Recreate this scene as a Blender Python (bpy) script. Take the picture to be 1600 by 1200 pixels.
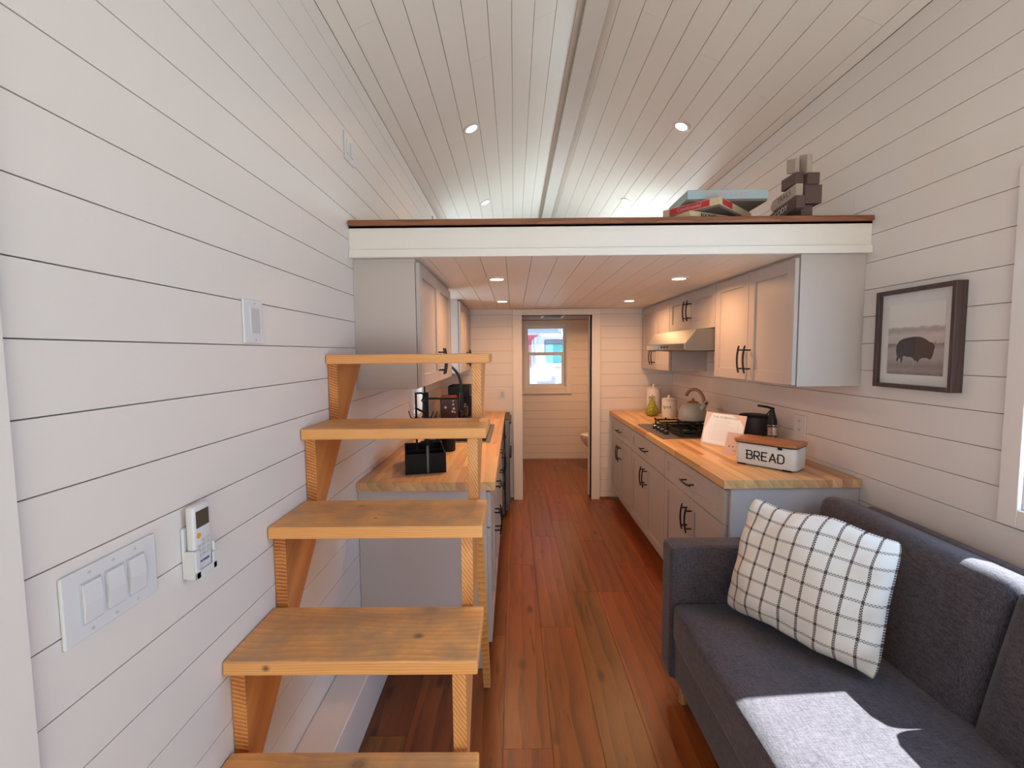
import bpy, bmesh, math, random
from mathutils import Vector, Matrix
random.seed(7)
S = bpy.context.scene
COL = S.collection
PI = math.pi
for o in list(bpy.data.objects): bpy.data.objects.remove(o)

# ------------------------------------------------------------------ camera
H = 1.51
cam_d = bpy.data.cameras.new('camera'); cam = bpy.data.objects.new('camera', cam_d); COL.objects.link(cam)
cam_d.sensor_fit = 'HORIZONTAL'; cam_d.sensor_width = 36.0; cam_d.lens = 700/1600*36; cam_d.clip_start = .02; cam_d.clip_end = 500
n1 = Vector((3, -49, 700)).normalized()
xx = Vector((1, -.0087, 0)); xx = (xx - n1*xx.dot(n1)).normalized()
dn = n1.cross(xx)
# world axes seen in camera space (x right, y down, z forward): X=xx, Y=n1, Z=-dn
Rm = Matrix((( xx.x, n1.x, -dn.x), (xx.y, n1.y, -dn.y), (xx.z, n1.z, -dn.z)))
Rt = Rm.transposed()
right = Rt @ Vector((1, 0, 0)); down = Rt @ Vector((0, 1, 0)); fwd = Rt @ Vector((0, 0, 1))
M3 = Matrix((right, -down, -fwd)).transposed()
cam.matrix_world = Matrix.Translation((0, 0, H)) @ M3.to_4x4()
S.camera = cam

# ------------------------------------------------------------------ exposure, world, sun
S.view_settings.view_transform = 'Standard'; S.view_settings.look = 'None'
S.view_settings.gamma = 1; S.view_settings.use_curve_mapping = False
S.view_settings.exposure = -0.5
W = bpy.data.worlds.new('world'); S.world = W; W.use_nodes = True
nt = W.node_tree; bgn = nt.nodes['Background']
# clear sky: pale at the horizon, deeper blue overhead
tcw = nt.nodes.new('ShaderNodeTexCoord'); spw = nt.nodes.new('ShaderNodeSeparateXYZ'); nt.links.new(tcw.outputs['Generated'], spw.inputs[0])
rpw = nt.nodes.new('ShaderNodeValToRGB'); ew = rpw.color_ramp.elements
ew[0].position = 0; ew[0].color = (.62, .77, 1, 1); ew[1].position = .8; ew[1].color = (.16, .36, .82, 1)
kw_ = ew.new(.25); kw_.color = (.42, .62, .98, 1)
nt.links.new(spw.outputs['Z'], rpw.inputs[0]); nt.links.new(rpw.outputs[0], bgn.inputs[0]); bgn.inputs[1].default_value = 1.5
def add_light(name, kind, loc, direction, energy, color, **kw):
    d = bpy.data.lights.new(name, kind); d.energy = energy; d.color = color
    for k, v in kw.items(): setattr(d, k, v)
    o = bpy.data.objects.new(name, d); COL.objects.link(o); o.location = loc
    o.rotation_euler = Vector(direction).to_track_quat('-Z', 'Y').to_euler()
    return o
add_light('sun', 'SUN', (6, 1, 8), (-1, -.07, -1.134), 68.0, (.90, .99, 1), angle=math.radians(.6))
# daylight arriving at the openings behind and beside the camera
add_light('daylight_door', 'AREA', (.43, -1.28, 1.0), (0, 1, .75), 46, (1, .99, .82), shape='RECTANGLE', size=1.7, size_y=1.9)
add_light('daylight_window_right', 'AREA', (1.80, .88, 1.50), (-1, .05, -.75), 36, (.38, .64, 1), shape='RECTANGLE', size=1.0, size_y=.95)
add_light('daylight_window_left', 'AREA', (-.90, .1, 1.45), (1, .1, -.3), 13, (.62, .76, 1), shape='RECTANGLE', size=.85, size_y=.95)
add_light('daylight_loft_right', 'AREA', (1.72, 4.95, 2.44), (-1, 0, .9), 42, (.64, .92, 1), shape='RECTANGLE', size=1.3, size_y=.4)
add_light('daylight_loft_left', 'AREA', (-.86, 4.95, 2.44), (1, 0, .9), 16, (.72, .92, 1), shape='RECTANGLE', size=1.3, size_y=.4)
add_light('daylight_kitchen_window', 'AREA', (-.86, 3.38, 1.45), (1, 0, -.2), 8, (.85, .93, 1), shape='RECTANGLE', size=.38, size_y=.65)
LAMP_C = (1, .54, .26)
LAMP_K, LAMP_L = 8.6, 2.6

# ------------------------------------------------------------------ mesh helpers
def bx(bm, x0, x1, y0, y1, z0, z1, bev=0.0, seg=2, M=None):
    t = bmesh.new(); bmesh.ops.create_cube(t, size=1)
    for v in t.verts:
        v.co = Vector(((x0+x1)/2 + v.co.x*(x1-x0), (y0+y1)/2 + v.co.y*(y1-y0), (z0+z1)/2 + v.co.z*(z1-z0)))
    if bev > 0: bmesh.ops.bevel(t, geom=t.edges[:], offset=bev, segments=seg, profile=.5, affect='EDGES')
    merge(bm, t, M); return bm
def merge(bm, t, M=None):
    if M is not None: bmesh.ops.transform(t, matrix=M, verts=t.verts)
    me = bpy.data.meshes.new('tmp'); t.to_mesh(me); t.free(); bm.from_mesh(me); bpy.data.meshes.remove(me)
def tube(bm, pts, r, n=8, cap=True, M=None):
    t = bmesh.new(); pts = [Vector(p) for p in pts]; rings = []
    rr = r if isinstance(r, (list, tuple)) else [r]*len(pts)
    prev = None
    for i, p in enumerate(pts):
        d = (pts[min(i+1, len(pts)-1)] - pts[max(i-1, 0)]).normalized()
        if prev is None:
            a = Vector((0, 0, 1)) if abs(d.z) < .9 else Vector((1, 0, 0))
            u = d.cross(a).normalized()
        else:
            u = (prev - d*prev.dot(d)).normalized()
        prev = u; w = d.cross(u)
        rings.append([t.verts.new(p + (u*math.cos(2*PI*k/n) + w*math.sin(2*PI*k/n))*rr[i]) for k in range(n)])
    for a, b in zip(rings, rings[1:]):
        for k in range(n): t.faces.new((a[k], a[(k+1) % n], b[(k+1) % n], b[k]))
    if cap:
        t.faces.new(rings[0]); t.faces.new(rings[-1])
    bmesh.ops.recalc_face_normals(t, faces=t.faces)
    merge(bm, t, M); return bm
def lathe(bm, prof, n=24, M=None, cx=0, cy=0):
    t = bmesh.new(); rings = []
    for r, z in prof:
        if r < 1e-5: rings.append([t.verts.new((cx, cy, z))])
        else: rings.append([t.verts.new((cx + r*math.cos(2*PI*k/n), cy + r*math.sin(2*PI*k/n), z)) for k in range(n)])
    for a, b in zip(rings, rings[1:]):
        for k in range(n):
            k2 = (k+1) % n
            if len(a) == 1 and len(b) == 1: continue
            if len(a) == 1: t.faces.new((a[0], b[k], b[k2]))
            elif len(b) == 1: t.faces.new((a[k], a[k2], b[0]))
            else: t.faces.new((a[k], a[k2], b[k2], b[k]))
    bmesh.ops.recalc_face_normals(t, faces=t.faces)
    merge(bm, t, M); return bm
def prism(bm, poly, d, M=None, bev=0):
    """poly in the XY plane extruded along +Z by d"""
    t = bmesh.new()
    f = t.faces.new([t.verts.new((x, y, 0)) for x, y in poly])
    r = bmesh.ops.extrude_face_region(t, geom=[f])
    bmesh.ops.translate(t, verts=[v for v in r['geom'] if isinstance(v, bmesh.types.BMVert)], vec=(0, 0, d))
    bmesh.ops.recalc_face_normals(t, faces=t.faces)
    if bev: bmesh.ops.bevel(t, geom=t.edges[:], offset=bev, segments=2, profile=.5, affect='EDGES')
    merge(bm, t, M); return bm
def obj(name, bm, mat, parent=None, world=True, smooth=False):
    """one mesh object; world=True: vertices given in world space, parent roots have a plain translation"""
    if parent is not None and world:
        off = -Vector(parent.get('_base', (0, 0, 0)))
        bmesh.ops.translate(bm, verts=bm.verts, vec=off)
    me = bpy.data.meshes.new(name); bm.to_mesh(me); bm.free()
    if smooth:
        for p in me.polygons: p.use_smooth = True
        try: me.set_sharp_from_angle(angle=math.radians(40))
        except Exception: pass
    if mat: me.materials.append(mat)
    o = bpy.data.objects.new(name, me); COL.objects.link(o)
    if parent is not None:
        o.parent = parent
        if world: o['_base'] = parent.get('_base', (0, 0, 0))
    return o
def B(): return bmesh.new()
def thing(name, label, cat, loc=(0, 0, 0), rz=0, group=None):
    o = bpy.data.objects.new(name, None); COL.objects.link(o); o.empty_display_size = .05
    o.location = loc; o.rotation_euler = (0, 0, rz); o['_base'] = tuple(loc)
    o['label'] = label; o['category'] = cat
    if group: o['group'] = group
    return o
def tag(o, label, cat, group=None):
    o['label'] = label; o['category'] = cat
    if group: o['group'] = group
    return o
def struct(name, bm, mat, label=None):
    o = obj(name, bm, mat); o['kind'] = 'structure'
    if label: o['label'] = label
    return o
def dup(root, loc, rz=0, label=None):
    r = root.copy(); COL.objects.link(r); r.location = loc; r.rotation_euler = (0, 0, rz)
    if label: r['label'] = label
    for ch in list(root.children):
        c = ch.copy(); COL.objects.link(c); c.parent = r
        for g in ch.children:
            d = g.copy(); COL.objects.link(d); d.parent = c
    return r
def text_bm(s, size, depth=.0006, spacing=1.0, align='CENTER', bold=0.0):
    cu = bpy.data.curves.new('txt', 'FONT'); cu.body = s; cu.size = size; cu.extrude = depth; cu.offset = bold
    cu.align_x = align; cu.align_y = 'CENTER'; cu.space_character = spacing; cu.resolution_u = 3
    o = bpy.data.objects.new('txt', cu); COL.objects.link(o)
    bpy.context.view_layer.update()
    me = bpy.data.meshes.new_from_object(o.evaluated_get(bpy.context.evaluated_depsgraph_get()))
    bm = bmesh.new(); bm.from_mesh(me)
    bpy.data.objects.remove(o); bpy.data.curves.remove(cu); bpy.data.meshes.remove(me)
    return bm
def frame_M(origin, ux, uy):
    ux = Vector(ux).normalized(); uy = Vector(uy); uy = (uy - ux*uy.dot(ux)).normalized(); uz = ux.cross(uy)
    m = Matrix((ux, uy, uz)).transposed().to_4x4(); m.translation = Vector(origin); return m

# ------------------------------------------------------------------ materials
MATS = {}
def newmat(name):
    m = bpy.data.materials.new(name); m.use_nodes = True
    n = m.node_tree.nodes; l = m.node_tree.links
    return m, n, l, n['Principled BSDF']
def paint(name, col, rough=.5, bump=.02, scale=120, var=.03, metal=0, spec=.5):
    m, n, l, b = newmat(name)
    b.inputs['Roughness'].default_value = rough; b.inputs['Metallic'].default_value = metal
    b.inputs['Specular IOR Level'].default_value = spec
    tc = n.new('ShaderNodeTexCoord'); nz = n.new('ShaderNodeTexNoise'); nz.inputs['Scale'].default_value = scale; nz.inputs['Detail'].default_value = 3
    l.new(tc.outputs['Object'], nz.inputs['Vector'])
    nl = n.new('ShaderNodeTexNoise'); nl.inputs['Scale'].default_value = 3.1; l.new(tc.outputs['Object'], nl.inputs['Vector'])
    cr = n.new('ShaderNodeMapRange'); cr.inputs[3].default_value = 1-var; cr.inputs[4].default_value = 1+var
    l.new(nl.outputs['Fac'], cr.inputs[0])
    mx = n.new('ShaderNodeVectorMath'); mx.operation = 'SCALE'; mx.inputs[0].default_value = col
    l.new(cr.outputs[0], mx.inputs['Scale']); l.new(mx.outputs[0], b.inputs['Base Color'])
    if bump > 0:
        bp = n.new('ShaderNodeBump'); bp.inputs['Strength'].default_value = bump; bp.inputs['Distance'].default_value = .002
        l.new(nz.outputs['Fac'], bp.inputs['Height']); l.new(bp.outputs[0], b.inputs['Normal'])
    return m
def emis(name, col, s):
    m, n, l, b = newmat(name); b.inputs['Base Color'].default_value = (*col, 1)
    b.inputs['Emission Color'].default_value = (*col, 1); b.inputs['Emission Strength'].default_value = s
    return m
def wood(name, cols, rot=(0, 0, 0), ring=22, dist=3.0, stretch=(1, 7, 7), rough=.45, perobj=.12, fine=.35, off=(0, .13, .21), knots=0, pts=(), streak=0, contrast=(.22, .78), tilevar=0, dirt=0, coat=0, bump=.08):
    """cols: light, mid, dark. grain runs along local X after rot"""
    m, n, l, b = newmat(name)
    tc = n.new('ShaderNodeTexCoord'); oi = n.new('ShaderNodeObjectInfo')
    mp0 = n.new('ShaderNodeMapping'); mp0.inputs['Rotation'].default_value = rot
    l.new(tc.outputs['Object'], mp0.inputs['Vector'])
    rv = n.new('ShaderNodeVectorMath'); rv.operation = 'SCALE'; rv.inputs[0].default_value = (3.1, .35, .27) if tilevar == 0 else (13.1, 7.3, 5.1); l.new(oi.outputs['Random'], rv.inputs['Scale'])
    ad = n.new('ShaderNodeVectorMath'); ad.operation = 'ADD'; l.new(mp0.outputs[0], ad.inputs[0]); l.new(rv.outputs[0], ad.inputs[1])
    ad2 = n.new('ShaderNodeVectorMath'); ad2.operation = 'ADD'; l.new(ad.outputs[0], ad2.inputs[0]); ad2.inputs[1].default_value = off
    # gentle warp
    wn = n.new('ShaderNodeTexNoise'); wn.inputs['Scale'].default_value = 2.6; wn.inputs['Detail'].default_value = 2
    wm = n.new('ShaderNodeMapping'); wm.inputs['Scale'].default_value = (.55, 1.5, 1.5); l.new(ad2.outputs[0], wm.inputs['Vector']); l.new(wm.outputs[0], wn.inputs['Vector'])
    wv = n.new('ShaderNodeVectorMath'); wv.operation = 'SCALE'; wv.inputs['Scale'].default_value = .045*dist; 
    l.new(wn.outputs['Color'], wv.inputs[0])
    ad3 = n.new('ShaderNodeVectorMath'); ad3.operation = 'ADD'; l.new(ad2.outputs[0], ad3.inputs[0]); l.new(wv.outputs[0], ad3.inputs[1])
    st = n.new('ShaderNodeMapping'); st.inputs['Scale'].default_value = (stretch[0]*.12, stretch[1]/7, stretch[2]/7)
    l.new(ad3.outputs[0], st.inputs['Vector'])
    wa = n.new('ShaderNodeTexWave'); wa.wave_type = 'RINGS'; wa.rings_direction = 'X'; wa.wave_profile = 'SAW'
    wa.inputs['Scale'].default_value = ring; wa.inputs['Distortion'].default_value = 1.2; wa.inputs['Detail'].default_value = 2; wa.inputs['Detail Scale'].default_value = 1.0
    l.new(st.outputs[0], wa.inputs['Vector'])
    st2 = n.new('ShaderNodeMapping'); st2.inputs['Scale'].default_value = (4, 60, 60); l.new(ad2.outputs[0], st2.inputs['Vector'])
    fn = n.new('ShaderNodeTexNoise'); fn.inputs['Scale'].default_value = 2.2; fn.inputs['Detail'].default_value = 5; fn.inputs['Roughness'].default_value = .65
    l.new(st2.outputs[0], fn.inputs['Vector'])
    st3 = n.new('ShaderNodeMapping'); st3.inputs['Scale'].default_value = (1.2, 9, 9); l.new(ad2.outputs[0], st3.inputs['Vector'])
    bn = n.new('ShaderNodeTexNoise'); bn.inputs['Scale'].default_value = 1.6; bn.inputs['Detail'].default_value = 3; l.new(st3.outputs[0], bn.inputs['Vector'])
    mixf = n.new('ShaderNodeMix'); mixf.data_type = 'FLOAT'; mixf.inputs[0].default_value = fine
    l.new(wa.outputs['Fac'], mixf.inputs[2]); l.new(fn.outputs['Fac'], mixf.inputs[3])
    mixg = n.new('ShaderNodeMix'); mixg.data_type = 'FLOAT'; mixg.inputs[0].default_value = .45
    l.new(mixf.outputs[0], mixg.inputs[2]); l.new(bn.outputs['Fac'], mixg.inputs[3])
    cr = n.new('ShaderNodeValToRGB'); e = cr.color_ramp.elements
    e[0].position = contrast[0]; e[0].color = (*cols[2], 1); e[1].position = contrast[1]; e[1].color = (*cols[0], 1)
    k = e.new(.5); k.color = (*cols[1], 1)
    l.new(mixg.outputs[0], cr.inputs[0])
    last = cr.outputs[0]
    if knots:
        stk = n.new('ShaderNodeMapping'); stk.inputs['Scale'].default_value = (knots*.45, knots, knots); l.new(ad2.outputs[0], stk.inputs['Vector'])
        vo = n.new('ShaderNodeTexVoronoi'); vo.inputs['Scale'].default_value = 1.0; l.new(stk.outputs[0], vo.inputs['Vector'])
        nd = n.new('ShaderNodeMath'); nd.operation = 'MULTIPLY_ADD'; nd.inputs[1].default_value = .12; l.new(fn.outputs['Fac'], nd.inputs[0]); l.new(vo.outputs['Distance'], nd.inputs[2])
        kr = n.new('ShaderNodeMapRange'); kr.inputs[1].default_value = .11; kr.inputs[2].default_value = .22; kr.inputs[3].default_value = .75; kr.inputs[4].default_value = 0
        l.new(nd.outputs[0], kr.inputs[0])
        mk = n.new('ShaderNodeMix'); mk.data_type = 'RGBA'; l.new(kr.outputs[0], mk.inputs[0]); l.new(last, mk.inputs[6])
        mk.inputs[7].default_value = (cols[2][0]*.38, cols[2][1]*.34, cols[2][2]*.3, 1); last = mk.outputs[2]
    if streak:
        ms = n.new('ShaderNodeMapping'); ms.inputs['Scale'].default_value = (2.2, 26, 26); l.new(ad3.outputs[0], ms.inputs['Vector'])
        ns = n.new('ShaderNodeTexNoise'); ns.inputs['Scale'].default_value = 1.5; ns.inputs['Detail'].default_value = 4; ns.inputs['Roughness'].default_value = .6; l.new(ms.outputs[0], ns.inputs['Vector'])
        rs = n.new('ShaderNodeMapRange'); rs.inputs[1].default_value = .62; rs.inputs[2].default_value = .70; rs.inputs[3].default_value = 0; rs.inputs[4].default_value = streak; l.new(ns.outputs['Fac'], rs.inputs[0])
        xs = n.new('ShaderNodeMix'); xs.data_type = 'RGBA'; l.new(rs.outputs[0], xs.inputs[0]); l.new(last, xs.inputs[6]); xs.inputs[7].default_value = (cols[2][0]*.55, cols[2][1]*.5, cols[2][2]*.5, 1); last = xs.outputs[2]
    for (px_, py_, pz_, pr_) in pts:
        sb_ = n.new('ShaderNodeVectorMath'); sb_.operation = 'SUBTRACT'; l.new(tc.outputs['Object'], sb_.inputs[0]); sb_.inputs[1].default_value = (px_, py_, pz_)
        sc_ = n.new('ShaderNodeVectorMath'); sc_.operation = 'MULTIPLY'; l.new(sb_.outputs[0], sc_.inputs[0]); sc_.inputs[1].default_value = (.8/pr_, 1/pr_, 1/pr_)
        ln = n.new('ShaderNodeVectorMath'); ln.operation = 'LENGTH'; l.new(sc_.outputs[0], ln.inputs[0])
        nd = n.new('ShaderNodeMath'); nd.operation = 'MULTIPLY_ADD'; nd.inputs[1].default_value = .9; l.new(fn.outputs['Fac'], nd.inputs[0]); l.new(ln.outputs['Value'], nd.inputs[2])
        kr = n.new('ShaderNodeMapRange'); kr.inputs[1].default_value = .85; kr.inputs[2].default_value = 1.7; kr.inputs[3].default_value = .95; kr.inputs[4].default_value = 0
        l.new(nd.outputs[0], kr.inputs[0])
        mk = n.new('ShaderNodeMix'); mk.data_type = 'RGBA'; l.new(kr.outputs[0], mk.inputs[0]); l.new(last, mk.inputs[6])
        mk.inputs[7].default_value = (.15, .06, .028, 1); last = mk.outputs[2]
    if dirt:
        dn_ = n.new('ShaderNodeTexNoise'); dn_.inputs['Scale'].default_value = 4.5; dn_.inputs['Detail'].default_value = 5; dn_.inputs['Roughness'].default_value = .6
        l.new(tc.outputs['Object'], dn_.inputs['Vector'])
        geo = n.new('ShaderNodeNewGeometry'); sx = n.new('ShaderNodeSeparateXYZ'); l.new(geo.outputs['Normal'], sx.inputs[0])
        dr = n.new('ShaderNodeMapRange'); dr.inputs[1].default_value = .42; dr.inputs[2].default_value = .62; dr.inputs[3].default_value = 0; dr.inputs[4].default_value = dirt
        l.new(dn_.outputs['Fac'], dr.inputs[0])
        up = n.new('ShaderNodeMath'); up.operation = 'MULTIPLY'; l.new(dr.outputs[0], up.inputs[0]); l.new(sx.outputs['Z'], up.inputs[1]); up.use_clamp = True
        md = n.new('ShaderNodeMix'); md.data_type = 'RGBA'; l.new(up.outputs[0], md.inputs[0]); l.new(last, md.inputs[6]); md.inputs[7].default_value = (.40, .235, .13, 1)
        last = md.outputs[2]
    hv = n.new('ShaderNodeHueSaturation'); mr = n.new('ShaderNodeMapRange'); mr.inputs[3].default_value = 1-perobj; mr.inputs[4].default_value = 1+perobj
    l.new(oi.outputs['Random'], mr.inputs[0]); l.new(mr.outputs[0], hv.inputs['Value']); l.new(last, hv.inputs['Color'])
    mh = n.new('ShaderNodeMath'); mh.operation = 'MULTIPLY'; mh.inputs[1].default_value = 7.77; l.new(oi.outputs['Random'], mh.inputs[0])
    fr = n.new('ShaderNodeMath'); fr.operation = 'FRACT'; l.new(mh.outputs[0], fr.inputs[0])
    mr2 = n.new('ShaderNodeMapRange'); mr2.inputs[3].default_value = .5-perobj*.07; mr2.inputs[4].default_value = .5+perobj*.07; l.new(fr.outputs[0], mr2.inputs[0]); l.new(mr2.outputs[0], hv.inputs['Hue'])
    l.new(hv.outputs[0], b.inputs['Base Color'])
    b.inputs['Roughness'].default_value = rough
    if coat: b.inputs['Coat Weight'].default_value = coat; b.inputs['Coat Roughness'].default_value = .3
    bp = n.new('ShaderNodeBump'); bp.inputs['Strength'].default_value = bump; bp.inputs['Distance'].default_value = .001
    l.new(mixf.outputs[0], bp.inputs['Height']); l.new(bp.outputs[0], b.inputs['Normal'])
    return m
def fabric(name, ca, cb, scale=420, rough=.95):
    m, n, l, b = newmat(name)
    tc = n.new('ShaderNodeTexCoord')
    fs = []
    for sc in ((.10, 1, 1), (1, .10, .3), (1, 1, .1)):
        mp = n.new('ShaderNodeMapping'); mp.inputs['Scale'].default_value = sc; l.new(tc.outputs['Object'], mp.inputs['Vector'])
        z = n.new('ShaderNodeTexNoise'); z.inputs['Scale'].default_value = scale; z.inputs['Detail'].default_value = 2; l.new(mp.outputs[0], z.inputs['Vector']); fs.append(z.outputs['Fac'])
    a = n.new('ShaderNodeMath'); a.operation = 'ADD'; l.new(fs[0], a.inputs[0]); l.new(fs[1], a.inputs[1])
    a2 = n.new('ShaderNodeMath'); a2.operation = 'ADD'; l.new(a.outputs[0], a2.inputs[0]); l.new(fs[2], a2.inputs[1])
    big = n.new('ShaderNodeTexNoise'); big.inputs['Scale'].default_value = 9; l.new(tc.outputs['Object'], big.inputs['Vector'])
    a3 = n.new('ShaderNodeMath'); a3.operation = 'MULTIPLY_ADD'; a3.inputs[1].default_value = .35; l.new(big.outputs['Fac'], a3.inputs[0]); l.new(a2.outputs[0], a3.inputs[2])
    mr = n.new('ShaderNodeMapRange'); mr.inputs[1].default_value = 1.35; mr.inputs[2].default_value = 2.0; l.new(a3.outputs[0], mr.inputs[0])
    mx = n.new('ShaderNodeMix'); mx.data_type = 'RGBA'; l.new(mr.outputs[0], mx.inputs[0]); mx.inputs[6].default_value = (*ca, 1); mx.inputs[7].default_value = (*cb, 1)
    l.new(mx.outputs[2], b.inputs['Base Color']); b.inputs['Roughness'].default_value = rough; b.inputs['Specular IOR Level'].default_value = .2
    b.inputs['Sheen Weight'].default_value = .15
    bp = n.new('ShaderNodeBump'); bp.inputs['Strength'].default_value = .35; bp.inputs['Distance'].default_value = .001; l.new(a2.outputs[0], bp.inputs['Height']); l.new(bp.outputs[0], b.inputs['Normal'])
    return m
def glass(name, tint=(.95, .98, 1), refl=.07):
    m, n, l, b = newmat(name); n.remove(b); out = n['Material Output']
    t = n.new('ShaderNodeBsdfTransparent'); t.inputs[0].default_value = (*tint, 1)
    g = n.new('ShaderNodeBsdfGlossy'); g.inputs['Roughness'].default_value = .02
    x = n.new('ShaderNodeMixShader'); x.inputs[0].default_value = refl
    l.new(t.outputs[0], x.inputs[1]); l.new(g.outputs[0], x.inputs[2]); l.new(x.outputs[0], out.inputs[0])
    return m
WHITE = paint('white_board_paint', (.725, .655, .61), .42, .03, 160, .012)
WHITE_TRIM = paint('white_trim_paint', (.77, .705, .645), .40, .02, 90, .01)
CEILP = paint('white_ceiling_paint', (.86, .79, .71), .45, .03, 160, .012)
GROOVE = paint('bare_backing', (.30, .24, .21), .9, 0)
GREIGE = paint('greige_cabinet_paint', (.455, .395, .36), .40, .015, 200, .012)
GREIGE_IN = paint('greige_cabinet_side', (.51, .435, .40), .48, .015, 200, .012)
BLACKM = paint('black_metal', (.007, .007, .008), .4, 0, spec=.35)
BLACKP = paint('black_matte', (.005, .005, .006), .5, .02, spec=.25)
STEEL = paint('brushed_steel', (.22, .21, .20), .48, .01, 300, .03, metal=1)
DKSTEEL = paint('dark_steel', (.15, .14, .14), .35, .01, 200, .03, metal=.8)
CHROME = paint('chrome', (.8, .8, .8), .12, 0, metal=1)
PLASTIC = paint('white_plastic', (.66, .64, .645), .32, 0, var=.005)
PLASTIC_G = paint('grey_plastic', (.50, .49, .49), .4, 0)
DARKSLOT = paint('dark_slot', (.05, .045, .045), .6, 0)
FLOORW = wood('walnut_laminate', ((.27, .084, .014), (.19, .054, .009), (.08, .022, .005)), rot=(0, 0, PI/2), ring=5, dist=1.6, rough=.34, perobj=.2, fine=.62, knots=6.5, tilevar=1, bump=.02, coat=.12, streak=.8, contrast=(.25, .75))
PINE_T = wood('pine_tread', ((.86, .44, .165), (.77, .345, .105), (.60, .22, .055)), ring=48, dist=1.1, rough=.5, perobj=.05, fine=.5, off=(0, .05, .26), contrast=(.2, .75), dirt=.75, bump=.03,
    pts=((.160, .185, .745, .022), (.150, .062, .745, .012), (.02, -.06, .492, .020), (-.21, -.04, .73, .009), (.10, .32, .98, .005), (.05, .30, 1.0, .006), (-.02, .26, 1.0, .005), (-.10, .37, 1.0, .010)))
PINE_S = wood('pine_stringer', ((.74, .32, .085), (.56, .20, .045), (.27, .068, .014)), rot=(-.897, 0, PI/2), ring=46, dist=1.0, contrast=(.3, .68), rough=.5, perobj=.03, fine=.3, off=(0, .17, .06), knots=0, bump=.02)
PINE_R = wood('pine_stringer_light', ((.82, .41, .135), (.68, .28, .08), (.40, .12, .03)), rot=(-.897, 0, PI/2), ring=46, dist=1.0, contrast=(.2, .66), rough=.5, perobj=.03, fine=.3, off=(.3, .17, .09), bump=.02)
PINE_L = wood('pine_leg', ((.82, .45, .16), (.72, .34, .10), (.52, .21, .05)), rot=(0, PI/2, 0), ring=26, dist=1.5, rough=.55, perobj=.03, fine=.3)
BLOCK = wood('butcher_block', ((.72, .45, .22), (.63, .36, .16), (.48, .24, .09)), rot=(0, 0, PI/2), ring=7, dist=1.5, rough=.38, perobj=.2, fine=.5, tilevar=1, bump=.03)
NOSE = wood('loft_nosing_wood', ((.30, .115, .05), (.23, .078, .030), (.13, .04, .017)), ring=12, rough=.45, perobj=0)
LIDW = wood('acacia_lid', ((.46, .20, .085), (.38, .145, .055), (.25, .085, .032)), ring=16, rough=.4, perobj=0)
HANDW = wood('wood_grip', ((.42, .22, .12), (.34, .16, .085), (.24, .10, .055)), ring=20, rough=.45, perobj=0)
FRAMEW = wood('walnut_frame', ((.085, .045, .036), (.06, .03, .026), (.032, .016, .015)), rot=(0, PI/2, 0), ring=20, rough=.4, perobj=.03)
OAKLEG = wood('oak_leg', ((.55, .28, .10), (.48, .22, .07), (.33, .13, .04)), rot=(0, PI/2, 0), ring=18, rough=.5, perobj=0)
SOFA = fabric('charcoal_linen', (.034, .026, .029), (.088, .070, .077))
GLASS = glass('window_glass')
LENS = emis('lamp_lens', (1, .86, .66), 14)

# ------------------------------------------------------------------ boarded surfaces
XL, XR, YB, YP, YF, YE = -.736, 1.60, -1.30, 4.53, 6.28, 6.40
def minus(rects, holes):
    for h in holes:
        out = []
        for (a0, a1, b0, b1) in rects:
            h0, h1, k0, k1 = max(a0, h[0]), min(a1, h[1]), max(b0, h[2]), min(b1, h[3])
            if h0 >= h1 - 1e-5 or k0 >= k1 - 1e-5: out.append((a0, a1, b0, b1)); continue
            if a0 < h0 - 1e-4: out.append((a0, h0, b0, b1))
            if h1 < a1 - 1e-4: out.append((h1, a1, b0, b1))
            if b0 < k0 - 1e-4: out.append((h0, h1, b0, k0))
            if k1 < b1 - 1e-4: out.append((h0, h1, k1, b1))
        rects = out
    return [r for r in rects if r[1]-r[0] > .004 and r[3]-r[2] > .004]
G = .0011
def plank(name, r, to3, d, mat, parent, gap=G, gu=.0004, lab=None):
    """r=(u0,u1,v0,v1); to3(u,v,w) -> world point, w = depth behind the face"""
    u0, u1, v0, v1 = r[0]+gu, r[1]-gu, r[2]+gap, r[3]-gap
    bm = B(); c = .0007
    # face with a small chamfer
    q = [(u0, v0), (u1, v0), (u1, v1), (u0, v1)]
    qi = [(u0, v0+c), (u1, v0+c), (u1, v1-c), (u0, v1-c)]
    A = [bm.verts.new(to3(u, v, 0)) for u, v in qi]; M_ = [bm.verts.new(to3(u, v, c)) for u, v in q]; D = [bm.verts.new(to3(u, v, d)) for u, v in q]
    bm.faces.new(A)
    for P, Q in ((A, M_), (M_, D)):
        for i in range(4): bm.faces.new((P[i], P[(i+1) % 4], Q[(i+1) % 4], Q[i]))
    bm.faces.new(D[::-1])
    bmesh.ops.recalc_face_normals(bm, faces=bm.faces)
    return obj(name, bm, mat, parent)
def backing(name, pieces, mat, label=None):
    bm = B()
    for p in pieces: bx(bm, *p)
    return struct(name, bm, mat, label)
def rows(z0, z1, start, pitch):
    k = math.floor((z0-start)/pitch) + 1; js = [z0]
    while start + k*pitch < z1 - 1e-4:
        if start + k*pitch > z0 + 1e-4: js.append(start + k*pitch)
        k += 1
    return list(zip(js, js[1:] + [z1]))
T = .012
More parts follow.
